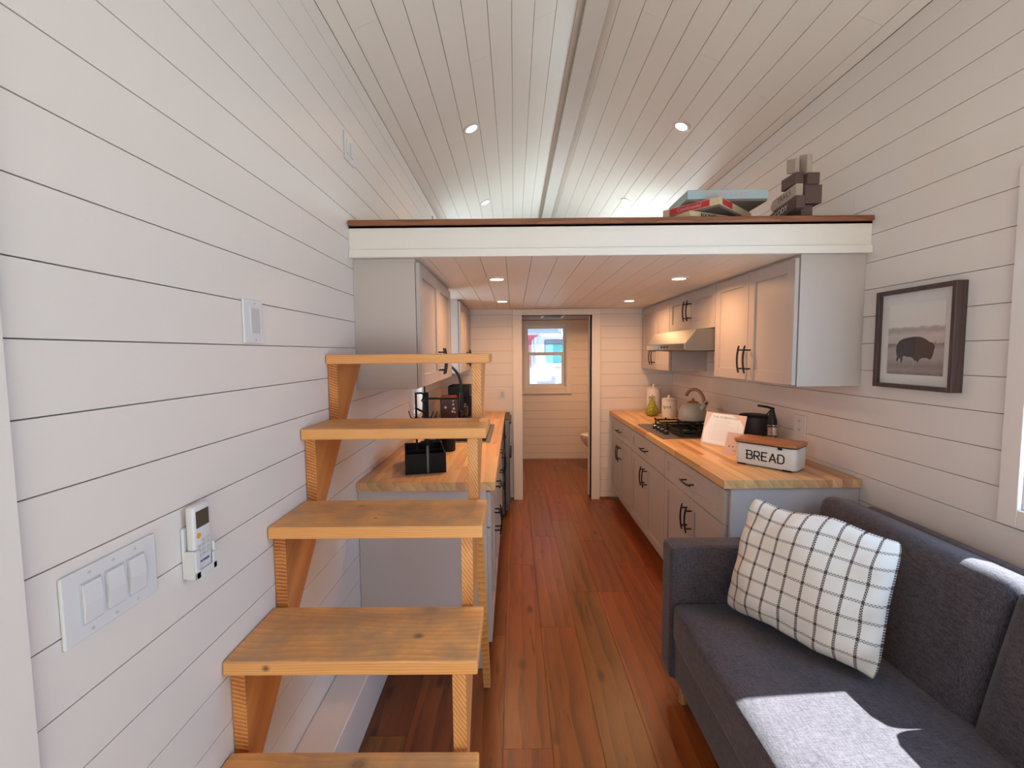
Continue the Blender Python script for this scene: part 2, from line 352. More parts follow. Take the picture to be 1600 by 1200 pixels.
# holes (u=y, v=z) in the side walls
HL = [(-.35, .545, .95, 2.02), (3.19, 3.57, 1.06, 1.84), (4.25, 5.60, 2.26, 2.68)]
HR = [(.36, 1.39, 1.00, 2.02), (4.25, 5.60, 2.26, 2.68)]
EAVE = 2.83
def side_wall(name, X, sgn, holes, label, butts):
    core = [(X, X+sgn*.13, a, b, c, d) if sgn > 0 else (X+sgn*.13, X, a, b, c, d) for a, b, c, d in minus([(YB, YE, 0, EAVE)], holes)]
    core = [((min(p[0], p[1])+(T if sgn > 0 else 0)), max(p[0], p[1])-(T if sgn < 0 else 0), *p[2:]) for p in core]
    w = backing(name, core, GROOVE, label)
    for i, (a, b) in enumerate(rows(0, EAVE, 1.175, .1207)):
        cuts = [YB] + butts.get(i, []) + [YP if b < 2.0 else YE, YE]
        for c0, c1 in zip(cuts, cuts[1:]):
            if c1 - c0 < .01: continue
            for r in minus([(c0, c1, a, b)], holes):
                plank('board', r, lambda u, v, d_: (X+sgn*d_, u, v), T-.0005, WHITE, w)
    return w
side_wall('wall_left', XL, -1, HL, 'white horizontal board wall behind the open wooden stairs', {3: [.2], 8: [2.7], 12: [3.0], 16: [1.6], 20: [2.75]})
side_wall('wall_right', XR, 1, HR, 'white horizontal board wall behind the charcoal sofa and framed bison print', {4: [2.5], 9: [3.9], 14: [3.2], 18: [2.16], 21: [1.45]})
# outside skin keeps stray daylight out
# partition with the bathroom doorway
PH = [(.08, .785, 0, 1.883)]
pw = backing('wall_back', [(a, b, YP+T, YP+.10, c, d) for a, b, c, d in minus([(XL, XR, 0, 1.96)], PH)], GROOVE, 'short white board wall with the bathroom doorway')
for a, b in rows(0.02, 1.945, 1.045, .1207):
    for r in minus([(XL, XR, a, b)], [(-.012, .868, 0, 1.94)]):
        plank('board', r, lambda u, v, d_: (u, YP+d_, v), T, WHITE, pw)
# reveal liner of the doorway + casing
bm = B(); bx(bm, .07, .08, YP-.004, YP+.104, 0, 1.893); bx(bm, .785, .795, YP-.004, YP+.104, 0, 1.893); bx(bm, .07, .795, YP-.004, YP+.104, 1.883, 1.893)
struct('trim_1', bm, WHITE_TRIM, 'white liner of the bathroom doorway')
bm = B()
bx(bm, -.013, .081, YP-.018, YP+.001, 0, 1.884, .002, 1); bx(bm, .784, .868, YP-.018, YP+.001, 0, 1.884, .002, 1); bx(bm, -.013, .868, YP-.018, YP+.001, 1.8845, 1.94, .002, 1)
struct('trim_2', bm, WHITE_TRIM, 'flat white casing around the bathroom doorway')
# bathroom far wall with window
WH = [(.155, .735, 1.02, 1.885)]
bw = backing('wall_bathroom', [(a, b, YF+T, YE+.04, c, d) for a, b, c, d in minus([(XL, XR, 0, 1.99)], WH)], GROOVE, 'white board end wall of the bathroom with a small window')
for a, b in rows(0.0, 1.97, 1.175, .1207):
    for r in minus([(XL, XR, a, b)], [(.087, .803, .952, 1.953)]):
        plank('board', r, lambda u, v, d_: (u, YF+d_, v), T, WHITE, bw)
# gable ends of the loft room and of the living room
def gable(name, y0, y1, holes, z0, label):
    bm = B()
    for a, b, c, d in minus([(XL-.13, XR+.13, z0, EAVE)], holes): bx(bm, a, b, y0, y1, c, d)
    prism(bm, [(XL-.13, EAVE), (XR+.13, EAVE), (.432, 3.39)], y1-y0, frame_M((0, y1, 0), (1, 0, 0), (0, 0, 1)))
    return struct(name, bm, WHITE, label)
gable('wall_loft', YE, YE+.1, [], 1.99, 'white end wall of the loft')
gable('wall_front', YB-.1, YB, [(-.45, 1.3, .05, 2.15)], 0, 'white wall behind the photographer with the glazed entrance')
# ---- loft ceiling, two slopes
SL = .4125
def slope_pt(side, X, w):
    n = Vector((SL if side < 0 else -SL, 0, -1)).normalized()   # room-side normal of the slope
    z = (EAVE + SL*(X-XL)) if side < 0 else (EAVE + SL*(XR-X))
    return Vector((X, 0, z)) - n*w
RX = .432
RZ = EAVE + SL*(RX-XL)
bm = B()
for side, xa in ((-1, XL-.13), (1, XR+.13)):
    za = EAVE - SL*.13
    P = [Vector((xa, 0, za)), Vector((RX, 0, RZ))]
    n_ = Vector((SL if side < 0 else -SL, 0, -1)).normalized()
    P = [p - n_*(T+.001) for p in P]; Q = [p - n_*.06 for p in P]
    v = [bm.verts.new((p.x, y, p.z)) for y in (YB-.1, YE+.1) for p in (P[0], P[1], Q[1], Q[0])]
    for f in ((0, 1, 2, 3), (4, 5, 6, 7), (0, 1, 5, 4), (2, 3, 7, 6), (1, 2, 6, 5), (0, 3, 7, 4)): bm.faces.new([v[i] for i in f])
bmesh.ops.recalc_face_normals(bm, faces=bm.faces)
ceil = struct('ceiling', bm, GROOVE, 'white tongue-and-groove pitched ceiling above the loft')
for side, first, st in ((-1, .3375, -.1115), (1, .5465, .1112)):
    js = [RX] ; x = first
    while (x > XL) if side < 0 else (x < XR): js.append(x); x += st
    js.append(XL if side < 0 else XR)
    for i, (a, b) in enumerate(zip(js, js[1:])):
        lo, hi = min(a, b), max(a, b)
        cuts = [YB]; y = YB + .5 + ((i*1.37) % 2.0)
        while y < YE - .3: cuts.append(y); y += 2.44
        cuts.append(YE)
        for c0, c1 in zip(cuts, cuts[1:]):
            plank('ceiling_board', (c0, c1, lo, hi), lambda u, v, d_, s=side: slope_pt(s, v, d_) + Vector((0, u, 0)), T, CEILP, ceil, gap=.0012)
bm = B(); bx(bm, .374, .486, YB, YE, 3.236, 3.262, .002, 1)
struct('trim_3', bm, WHITE_TRIM, 'flat white ridge board along the top of the ceiling')
# ---- kitchen ceiling / loft deck
kb = backing('ceiling_kitchen', [(XL, XR, 2.07, YE, 1.945+T, 2.07)], GROOVE, 'low white board ceiling over the kitchen')
js = [XL] + [x for x in [-.033 + .1195*k for k in range(-5, 14)] if XL+.01 < x < XR-.01] + [XR]
for a, b in zip(js, js[1:]):
    plank('ceiling_board', (2.07, YP, a, b), lambda u, v, d_: (v, u, 1.945+d_), T, CEILP, kb)
bm = B(); bx(bm, XL, XR, 2.045, YE, 2.07, 2.098)
struct('floor_loft', bm, NOSE, 'brown wooden loft floor')
bm = B(); bx(bm, XL+.001, XR-.001, 2.028, 2.060, 2.079, 2.104, .006, 2)
struct('trim_4', bm, NOSE, 'brown wooden nosing along the loft edge')
bm = B(); bx(bm, XL+.001, XR-.001, 2.045, 2.069, 1.946, 2.079)
bx(bm, XL+.001, XR-.001, 2.034, 2.046, 1.940, 1.976, .002, 1)
struct('trim_5', bm, WHITE_TRIM, 'white fascia board below the loft edge')
# bathroom ceiling
bc = backing('ceiling_bathroom', [(XL, XR, YP+.10, YF, 1.96+T, 1.99)], GROOVE, 'white board ceiling of the bathroom')
for a, b in zip(js, js[1:]):
    plank('ceiling_board', (YP+.10, YF, a, b), lambda u, v, d_: (v, u, 1.96+d_), T, CEILP, bc)
# ---- floor
fl = backing('floor', [(XL-.13, XR+.13, YB-.1, YE+.1, -.12, -.010)], DARKSLOT, 'brown walnut plank floor')
j0 = -.055 - 4*.19; r = 0
x = j0
preset = {3: [2.30, 3.60], 4: [1.61, 3.10, 4.4], 5: [2.37, 3.59], 6: [2.73, 3.95], 7: [2.73-.0, 3.5], 8: [1.92, 3.14]}
while x < XR:
    a, b = max(x, XL), min(x+.19, XR)
    st = [YB]
    ys = preset.get(r)
    if ys is None: ys = [1.2 + (r*.47) % 1.2, 2.42 + (r*.47) % 1.2, 3.64 + (r*.47) % 1.2]
    first = ys[0]
    while first - 1.22 > YB: first -= 1.22; st.append(first)
    st = sorted(st) + ys
    while st[-1] + 1.22 < YF: st.append(st[-1] + 1.22)
    st.append(YF)
    for c0, c1 in zip(st, st[1:]):
        if b-a > .01 and c1-c0 > .02:
            plank('floor_plank', (c0, c1, a, b), lambda u, v, d_: (v, u, -d_), .010, FLOORW, fl, gap=.0004, gu=.0005)
    x += .19; r += 1
# wheel-well box and base boards
bm = B(); bx(bm, XL+.001, -.604, -.4, 2.055, 0.001, .205, .003, 1)
struct('trim_6', bm, WHITE, 'low white boxed ledge along the foot of the left wall')
def bar(x0, x1, y0, y1, z0, z1, name, mat=WHITE_TRIM, lab=None, bev=.002):
    bm = B(); bx(bm, x0, x1, y0, y1, z0, z1, bev, 1); return struct(name, bm, mat, lab)
bar(XL, .069, YF-.012, YF-.0005, 0, .05, 'baseboard_back', lab='white baseboard of the bathroom end wall')
bar(-.088, -.0145, YP-.014, YP-.0005, .0, .02, 'baseboard_partition_left', NOSE, 'dark strip at the foot of the wall left of the doorway')
bar(.869, .985, YP-.014, YP-.0005, .0, .02, 'baseboard_partition', NOSE, 'dark strip at the foot of the short wall')

# ------------------------------------------------------------------ windows
def window(name, axis, pos, sgn, u0, u1, v0, v1, cas=.085, bar_v=None, label='', depth=.12, sill=False, t=.012, t2=.032):
    """window in a wall plane. axis 'x': plane X=pos, u=Y ; axis 'y': plane Y=pos, u=X. sgn: outward direction"""
    def put(bm, a0, a1, w0, w1, b0, b1, bev=.002):
        p0, p1 = sorted((pos+sgn*w0, pos+sgn*w1))
        if axis == 'x': bx(bm, p0, p1, a0, a1, b0, b1, bev, 1)
        else: bx(bm, a0, a1, p0, p1, b0, b1, bev, 1)
    e = bpy.data.objects.new(name, None); COL.objects.link(e); e['kind'] = 'structure'; e['label'] = label
    loc = (pos, (u0+u1)/2, v0) if axis == 'x' else ((u0+u1)/2, pos, v0)
    e.location = loc; e['_base'] = loc; e.empty_display_size = .05
    bm = B(); c = cas
    put(bm, u0-c, u0, -.016, -.0005, v0-c, v1+c); put(bm, u1, u1+c, -.016, -.0005, v0-c, v1+c)
    put(bm, u0, u1, -.016, -.0005, v1, v1+c); put(bm, u0, u1, -.016, -.0005, v0-c, v0)
    obj('casing', bm, WHITE, e)
    bm = B()
    put(bm, u0, u0+t, 0, depth, v0, v1, 0); put(bm, u1-t, u1, 0, depth, v0, v1, 0)
    put(bm, u0+t, u1-t, 0, depth, v1-t, v1, 0); put(bm, u0+t, u1-t, 0, depth, v0, v0+t, 0)
    obj('reveal', bm, WHITE_TRIM, e)
    bm = B(); a0, a1, b0, b1 = u0+t, u1-t, v0+t, v1-t; w0, w1 = .05, .085
    put(bm, a0, a0+t2, w0, w1, b0, b1); put(bm, a1-t2, a1, w0, w1, b0, b1)
    put(bm, a0+t2, a1-t2, w0, w1, b1-t2, b1); put(bm, a0+t2, a1-t2, w0, w1, b0, b0+t2)
    if bar_v: 
        put(bm, a0+t2, a1-t2, w0, w1, bar_v-.022, bar_v+.022)
        put(bm, a0+t2, a0+t2+.02, w0+.004, w1-.004, b0+t2, bar_v-.022); put(bm, a1-t2-.02, a1-t2, w0+.004, w1-.004, b0+t2, bar_v-.022)
    obj('sash', bm, PLASTIC, e)
    bm = B(); put(bm, a0+t2, a1-t2, .066, .070, b0+t2, b1-t2, 0); obj('pane', bm, GLASS, e)
    if sill:
        bm = B(); put(bm, u0-c-.01, u1+c+.01, -.03, -.0165, v0-c-.018, v0-c); obj('sill', bm, WHITE_TRIM, e)
    return e
window('window_1', 'y', YF, 1, .155, .735, 1.02, 1.885, .068, bar_v=1.49, label='small double-hung bathroom window with a motorhome outside', sill=True)
window('window_2', 'x', XR, 1, .36, 1.39, 1.00, 2.02, .058, bar_v=1.78, t=.008, t2=.008, label='wide white window above the sofa')
window('window_3', 'x', XL, -1, -.35, .545, .95, 2.02, .088, bar_v=1.5, label='white window beside the foot of the stairs')
window('window_4', 'x', XL, -1, 3.19, 3.57, 1.06, 1.84, .06, bar_v=1.45, label='narrow window over the kitchen sink')
window('window_5', 'x', XL, -1, 4.25, 5.60, 2.26, 2.68, .08, label='low horizontal window on the left side of the loft')
window('window_6', 'x', XR, 1, 4.25, 5.60, 2.26, 2.68, .08, label='low horizontal window on the right side of the loft')
bm = B()
for a, b, c, d in ((-.45, -.37, .05, 2.15), (1.22, 1.3, .05, 2.15), (.385, .465, .05, 2.15)): bx(bm, a, b, YB-.07, YB-.03, c, d)
bx(bm, -.45, 1.3, YB-.07, YB-.03, .05, .15); bx(bm, -.45, 1.3, YB-.07, YB-.03, 2.07, 2.15)
struct('door_1', bm, WHITE_TRIM, 'white glazed double entrance door behind the photographer')
bm = B(); bx(bm, -.37, 1.22, YB-.052, YB-.048, .15, 2.07); d_ = obj('pane', bm, GLASS, bpy.data.objects['door_1'])
# sliding bathroom door, edge showing in the jamb
bm = B(); bx(bm, .772, 1.55, YP+.108, YP+.140, .008, 1.90, .003, 1)
dr = struct('door_2', bm, WHITE_TRIM, 'white sliding bathroom door, only its edge showing')

# ------------------------------------------------------------------ cabinets
HANDLE_PTS = None
def bow(bm, c, along, out, L=.15, r=.0052):
    """bow pull: c centre on door face, along/out unit vectors"""
    c, a, o = Vector(c), Vector(along), Vector(out)
    pts = []
    for i in range(9):
        t = -1 + 2*i/8
        pts.append(c + a*(t*L/2) + o*(.030 + .010*(1-t*t)))
    tube(bm, pts, [r*.8]+[r]*7+[r*.8], 6)
    for t in (-.68, .68):
        p = c + a*(t*L/2); tube(bm, [p, p + o*.034], r*.85, 6)
def shaker(bm, X, out, y0, y1, z0, z1, st=.058, th=.019):
    """shaker front on plane X facing out(+1/-1 in x)"""
    f = X + out*th
    def b(a0, a1, w0, w1, c0, c1, bev=.0012):
        p, q = sorted((X+out*w0, X+out*w1)); bx(bm, p, q, a0, a1, c0, c1, bev, 1)
    b(y0, y0+st, 0, th, z0, z1); b(y1-st, y1, 0, th, z0, z1)
    b(y0+st, y1-st, 0, th, z1-st, z1); b(y0+st, y1-st, 0, th, z0, z0+st)
    b(y0+st-.002, y1-st+.002, .001, th-.009, z0+st-.002, z1-st+.002, 0)
def base_cab(wall, out, xf, y0, y1, label, group, drawer=True, ndoor=2):
    t = thing('base_cabinet', label, 'cabinet', ((wall+xf)/2, (y0+y1)/2, 0), 0, group)
    bm = B(); a, b = sorted((wall + out*.002, xf)); e = .016; p, q = y0+.0006, y1-.0006
    bx(bm, a, b, p, p+e, .105, .874); bx(bm, a, b, q-e, q, .105, .874); bx(bm, a, b, p+e, q-e, .105, .105+e)
    w0, w1 = sorted((wall + out*.002, wall + out*.012)); bx(bm, w0, w1, p+e, q-e, .12, .874)
    f0, f1 = sorted((xf, xf - out*.018)); bx(bm, f0, f1, p+e, q-e, .858, .874); bx(bm, f0, f1, p+e, q-e, .672, .690)
    obj('body', bm, GREIGE_IN, t)
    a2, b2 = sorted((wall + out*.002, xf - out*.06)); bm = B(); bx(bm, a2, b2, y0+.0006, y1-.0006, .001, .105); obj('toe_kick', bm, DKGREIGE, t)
    zt = .857
    if drawer:
        bm = B(); shaker(bm, xf, out, y0+.004, y1-.004, .688, zt, .05); d = obj('drawer', bm, GREIGE, t)
        bm = B(); bow(bm, (xf+out*.019, (y0+y1)/2, (.688+zt)/2), (0, 1, 0), (out, 0, 0)); obj('handle', bm, BLACKM, d, smooth=True)
        zt = .681
    n = ndoor; w = (y1-y0-.008)/n
    for i in range(n):
        q0, q1 = y0+.004+i*w, y0+.004+(i+1)*w
        bm = B(); shaker(bm, xf, out, q0+(.0015 if i else 0), q1-(.0015 if i < n-1 else 0), .118, zt); d = obj('door', bm, GREIGE, t)
        hy = q1-.03 if i == 0 and n > 1 else q0+.03
        bm = B(); bow(bm, (xf+out*.019, hy, zt-.115), (0, 0, 1), (out, 0, 0)); obj('handle', bm, BLACKM, d, smooth=True)
    return t
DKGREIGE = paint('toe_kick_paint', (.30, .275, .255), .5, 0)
def wall_cab(wall, out, xf, y0, y1, z0, z1, label, group, hz=None):
    t = thing('wall_cabinet', label, 'cabinet', ((wall+xf)/2, (y0+y1)/2, z0), 0, group)
    bm = B(); a, b = sorted((wall, xf)); bx(bm, a+.002 if out < 0 else a+.0005, b-.0005 if out < 0 else b, y0+.0006, y1-.0006, z0, z1-.0, .001, 1); obj('body', bm, GREIGE_IN, t)
    w = (y1-y0-.008)/2
    for i in range(2):
        q0, q1 = y0+.004+i*w, y0+.004+(i+1)*w
        bm = B(); shaker(bm, xf+out*.002, out, q0+(.0015 if i else 0), q1-(.0015 if i == 0 else 0), z0+.006, z1-.016, .06); d = obj('door', bm, GREIGE, t)
        hy = q1-.032 if i == 0 else q0+.032
        bm = B(); bow(bm, (xf+out*.021, hy, (hz or z0+.12)), (0, 0, 1), (out, 0, 0), .15); obj('handle', bm, BLACKM, d, smooth=True)
    return t
g = 'greige base cabinets on the right side of the kitchen'
base_cab(XR, -1, 1.005, 2.065, 2.905, 'greige base cabinet of the right run nearest the sofa arm', g)
base_cab(XR, -1, 1.005, 2.905, 3.745, 'greige base cabinet directly below the gas cooktop', g)
base_cab(XR, -1, 1.005, 3.745, 4.512, 'greige base cabinet of the right run beside the bathroom doorway', g)
g = 'greige base cabinets on the left side of the kitchen'
base_cab(XL, 1, -.135, 2.065, 2.905, 'greige base cabinet seen end-on behind the wooden stairs', g)
base_cab(XL, 1, -.135, 2.905, 3.745, 'greige base cabinet under the sink in the left run', g)
base_cab(XL, 1, -.135, 3.745, 4.02, 'slim greige base cabinet in front of the undercounter fridge', g, ndoor=1)
bm = B(); bx(bm, XL+.002, -.1345, 2.046, 2.0645, .001, .874, .001, 1); tag(obj('end_panel', bm, GREIGE_IN), 'tall greige end panel closing the left counter run behind the stairs', 'panel')
bm = B(); bx(bm, 1.0045, XR-.002, 2.046, 2.0645, .001, .874, .001, 1); tag(obj('end_panel', bm, GREIGE_IN), 'greige end panel closing the right counter run behind the sofa', 'panel')
g = 'greige wall cabinets'
ZC = 1.944
wall_cab(XR, -1, 1.305, 2.072, 2.885, 1.342, ZC, 'large greige two-door wall cabinet nearest the bison print', g)
wall_cab(XR, -1, 1.305, 2.885, 3.725, 1.655, ZC, 'short greige wall cabinet above the steel range hood', g, hz=1.80)
wall_cab(XR, -1, 1.305, 3.725, 4.512, 1.342, ZC, 'greige wall cabinet in the far right corner above the canisters', g)
wall_cab(XL, 1, -.452, 2.085, 3.10, 1.345, ZC, 'greige wall cabinet behind the top of the stairs', g)
wall_cab(XL, 1, -.452, 3.66, 4.512, 1.345, ZC, 'greige wall cabinet in the far left corner past the sink window', g)

# ------------------------------------------------------------------ worktops made of staves
def worktop(x0, x1, y0, y1, label, holes=()):
    t = thing('worktop', label, 'worktop', ((x0+x1)/2, (y0+y1)/2, .8745), 0, 'butcher block worktops')
    n = 14; w = (x1-x0)/n
    for i in range(n):
        cuts = [y0]; y = y0 + random.uniform(.12, .6)
        while y < y1-.12: cuts.append(y); y += random.uniform(.3, .75)
        cuts.append(y1)
        for c0, c1 in zip(cuts, cuts[1:]):
            for a, b, c, d in minus([(x0+i*w, x0+(i+1)*w, c0, c1)], holes):
                if b-a < .006 or d-c < .006: continue
                bm = B(); bx(bm, a+.00005, b-.00005, c+.00005, d-.00005, .8745, .914, .0004, 1); obj('stave', bm, BLOCK, t)
    return t
worktop(.965, XR-.002, 2.032, YP-.002, 'long butcher block worktop on the right, carrying the bread bin and cooktop')
SK = (-.62, -.165, 2.95, 3.70)
worktop(XL+.002, -.092, 2.032, YP-.002, 'butcher block worktop on the left behind the stairs', [(SK[0]+.02, SK[1]-.02, SK[2]+.02, SK[3]-.02)])

# ------------------------------------------------------------------ open wooden stairs
st_ = thing('staircase', 'open pine staircase with worn plank treads climbing the left wall', 'staircase', (-.415, 1.1, 0))
PY, PZ = .2268, .2537
treads = [(1.742 - k*PY, 1.508 - k*PZ) for k in range(6)]
for k, (yf, zt) in enumerate(treads):
    if zt < .1: continue
    bm = B(); bx(bm, -.7335, -.097, yf, yf+.243, zt-.037, zt, .004, 2)
    t = obj('tread', bm, PINE_T, st_)
def stringer(x0, x1):
    pts = []
    top = treads[0]
    pts.append((top[0]+.30, top[1]-.0375))
    for k, (yf, zt) in enumerate(treads):
        yv = yf + .020 if k == 0 else yf + .030
        pts.append((yv, zt-.0375))
        nz = zt - PZ - .0375
        pts.append((yv, max(nz, 0.0)))
    pts.append((pts[-1][0]+.16, 0.0)) 
    bm = B(); prism(bm, pts, x1-x0, frame_M((x0, 0, 0), (0, 1, 0), (0, 0, 1)), .0012)
    return bm
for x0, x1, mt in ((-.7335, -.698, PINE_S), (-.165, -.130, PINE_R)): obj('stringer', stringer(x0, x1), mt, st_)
bm = B()
prism(bm, [(1.57, .868), (1.607, .912), (1.957, .001), (1.922, .001)], .030, frame_M((-.149, 0, 0), (0, 1, 0), (0, 0, 1)), .0012)
obj('support_leg', bm, PINE_L, st_)

# ------------------------------------------------------------------ sofa
so = thing('sofa', 'charcoal linen sofa with wooden legs along the right wall', 'sofa', (1.1, .9, 0))
def rbox(x0, x1, y0, y1, z0, z1, r=.03, seg=4, puff=0, M=None, cuts=10):
    bm = B(); bx(bm, x0, x1, y0, y1, z0, z1)
    bmesh.ops.subdivide_edges(bm, edges=bm.edges[:], cuts=cuts, use_grid_fill=True)
    cx, cy, cz = (x0+x1)/2, (y0+y1)/2, (z0+z1)/2; hx, hy, hz = (x1-x0)/2, (y1-y0)/2, (z1-z0)/2
    for v in bm.verts:
        d = Vector((v.co.x-cx, v.co.y-cy, v.co.z-cz))
        c = Vector((max(-hx+r, min(hx-r, d.x)), max(-hy+r, min(hy-r, d.y)), max(-hz+r, min(hz-r, d.z))))
        e = d - c
        if e.length > 1e-6: d = c + e.normalized()*r
        if puff:
            sx, sy, sz = d.x/hx, d.y/hy, d.z/hz
            d.z += puff*max(0, 1-sx*sx)*max(0, 1-sy*sy)*(1 if sz > .9 else -1 if sz < -.9 else 0)
        v.co = Vector((cx, cy, cz)) + d
    if M is not None: bmesh.ops.transform(bm, matrix=M, verts=bm.verts)
    return bm
YS0, YS1 = -.12, 1.947
obj('base', rbox(.672, 1.44, YS0, YS1-.004, .115, .30, .015), SOFA, so, smooth=True)
obj('seat_cushion', rbox(.652, 1.30, YS0+.125, 1.822, .285, .462, .034, puff=.004, cuts=16), SOFA, so, smooth=True)
obj('armrest', rbox(.652, 1.30, 1.822, YS1, .105, .690, .024, cuts=18), SOFA, so, smooth=True)
obj('armrest', rbox(.652, 1.30, YS0, YS0+.124, .105, .690, .024, cuts=18), SOFA, so, smooth=True)
# leaning back in sections
lean = math.radians(14)
def back_part(y0, y1):
    M = Matrix.Translation((1.245, 0, .42)) @ Matrix.Rotation(lean, 4, 'Y')
    bm = rbox(0, .15, y0, y1, 0, .475, .045, cuts=16)
    for v in bm.verts:   # soft bulge of the front face
        if v.co.x < .075:
            s = (v.co.y-(y0+y1)/2)/((y1-y0)/2); t = v.co.z/.24-1
            v.co.x -= .022*max(0, 1-s*s)**.6*max(0, 1-t*t)**.6
    bmesh.ops.transform(bm, matrix=M, verts=bm.verts)
    return bm
for y0, y1 in ((1.192, 1.965), (.42, 1.188), (YS0, .416)):
    obj('back_cushion', back_part(y0, y1), SOFA, so, smooth=True)
obj('back_frame', rbox(1.50, 1.56, YS0, 1.90, .16, .84, .02), SOFA, so, smooth=True)
for (x, y) in ((.715, 1.835), (.715, .0), (1.45, 1.835), (1.45, .0)):
    bm = B(); lathe(bm, [(0, .0), (.017, .0), (.026, .13), (0, .13)], 12, cx=x, cy=y); obj('leg', bm, OAKLEG, so, smooth=True)

# ------------------------------------------------------------------ checked pillow
def pillow_mat():
    m, n, l, b = newmat('cream_checked_cotton')
    uv = n.new('ShaderNodeUVMap'); uv.uv_map = 'UVMap'
    sp = n.new('ShaderNodeSeparateXYZ'); l.new(uv.outputs[0], sp.inputs[0])
    def M(op, a, bb=None, cc=None):
        x = n.new('ShaderNodeMath'); x.operation = op
        for i, v in enumerate((a, bb, cc)):
            if v is None: continue
            if isinstance(v, (int, float)): x.inputs[i].default_value = v
            else: l.new(v, x.inputs[i])
        return x.outputs[0]
    def band(c, per, w, ph=.5):
        f = M('FRACT', M('MULTIPLY_ADD', c, per, ph)); return M('LESS_THAN', M('ABSOLUTE', M('SUBTRACT', f, .5)), w)
    U, V = sp.outputs[0], sp.outputs[1]
    v_ = band(U, 9, .075); h_ = band(V, 8, .085)
    chk = n.new('ShaderNodeTexChecker'); chk.inputs['Scale'].default_value = 110; l.new(uv.outputs[0], chk.inputs[0])
    ck = chk.outputs['Fac']
    vm = M('MULTIPLY', v_, M('MULTIPLY_ADD', ck, .55, .45)); hm = M('MULTIPLY', h_, M('MULTIPLY_ADD', ck, .6, .15))
    f = M('MAXIMUM', vm, hm); f = M('MAXIMUM', f, M('MULTIPLY', v_, h_))
    mx = n.new('ShaderNodeMix'); mx.data_type = 'RGBA'; l.new(f, mx.inputs[0])
    mx.inputs[6].default_value = (.68, .60, .525, 1); mx.inputs[7].default_value = (.075, .05, .045, 1)
    l.new(mx.outputs[2], b.inputs['Base Color']); b.inputs['Roughness'].default_value = .95; b.inputs['Specular IOR Level'].default_value = .15
    nz = n.new('ShaderNodeTexNoise'); nz.inputs['Scale'].default_value = 260; tc = n.new('ShaderNodeTexCoord'); l.new(tc.outputs['Object'], nz.inputs['Vector'])
    bp = n.new('ShaderNodeBump'); bp.inputs['Strength'].default_value = .4; bp.inputs['Distance'].default_value = .002; l.new(nz.outputs['Fac'], bp.inputs['Height']); l.new(bp.outputs[0], b.inputs['Normal'])
    return m
def pillow():
    BL, BR = Vector((.862, 1.765, .470)), Vector((1.135, 1.335, .468)); TL, TR = Vector((.958, 1.755, .925)), Vector((1.283, 1.432, .895))
    ctr = (BL+BR+TL+TR)/4; BL, BR, TL, TR = [ctr + (p-ctr)*1.05 for p in (BL, BR, TL, TR)]; BL.z += .012; BR.z += .012
    N = 44; bm = B(); uvl = bm.loops.layers.uv.new('UVMap')
    nrm = (BR-BL).cross(TL-BL).normalized()       # towards the room
    if nrm.x > 0: nrm = -nrm
    def pt(i, j, s):
        a, c = -1+2*i/N, -1+2*j/N
        # rounded square outline, sides drawn in between the corners
        k = 1 - .09*(abs(a*c))**4
        aa = a*k*(1-.07*(1-c*c)**1.0*abs(a)**1.5); cc = c*k*(1-.075*(1-a*a)*abs(c)**1.5)
        if a > 0 and c < 0: cc += -.05*(a*c)**4; aa += .0
        if a > 0 and c > 0: cc -= .05*(a*c)**3
        p = (BL*(1-aa)*(1-cc) + BR*(1+aa)*(1-cc) + TL*(1-aa)*(1+cc) + TR*(1+aa)*(1+cc))/4
        q = max(0, 1-abs(a)**2.4)*max(0, 1-abs(c)**2.4)
        prof = q**.5
        th = .092*prof
        w_ = q**.3*(1-q)
        th += (.010*math.sin(7*a+3*c+.6) + .009*math.sin(11*c-5*a) + .006*math.sin(17*a-9*c))*w_ + .004*math.sin(5*a+4*c)*prof
        p += Vector((0, 0, .010*math.sin(5.5*a+1)*max(0, c)**2 - .006*math.sin(6*a)*max(0, -c)**2))
        return p + nrm*(s*th + .02)
    g = {}
    for s in (1, -1):
        for i in range(N+1):
            for j in range(N+1):
                if s == -1 and (i in (0, N) or j in (0, N)): g[s, i, j] = g[1, i, j]
                else: g[s, i, j] = bm.verts.new(pt(i, j, s))
    for s in (1, -1):
        for i in range(N):
            for j in range(N):
                q = [(i, j), (i+1, j), (i+1, j+1), (i, j+1)]
                if s < 0: q = q[::-1]
                f = bm.faces.new([g[s, a, c] for a, c in q])
                for lp, (a, c) in zip(f.loops, q): lp[uvl].uv = (a/N, c/N)
    bmesh.ops.recalc_face_normals(bm, faces=bm.faces)
    return bm
tag(obj('pillow', pillow(), pillow_mat(), smooth=True), 'large cream pillow with brown windowpane check leaning on the sofa', 'pillow')

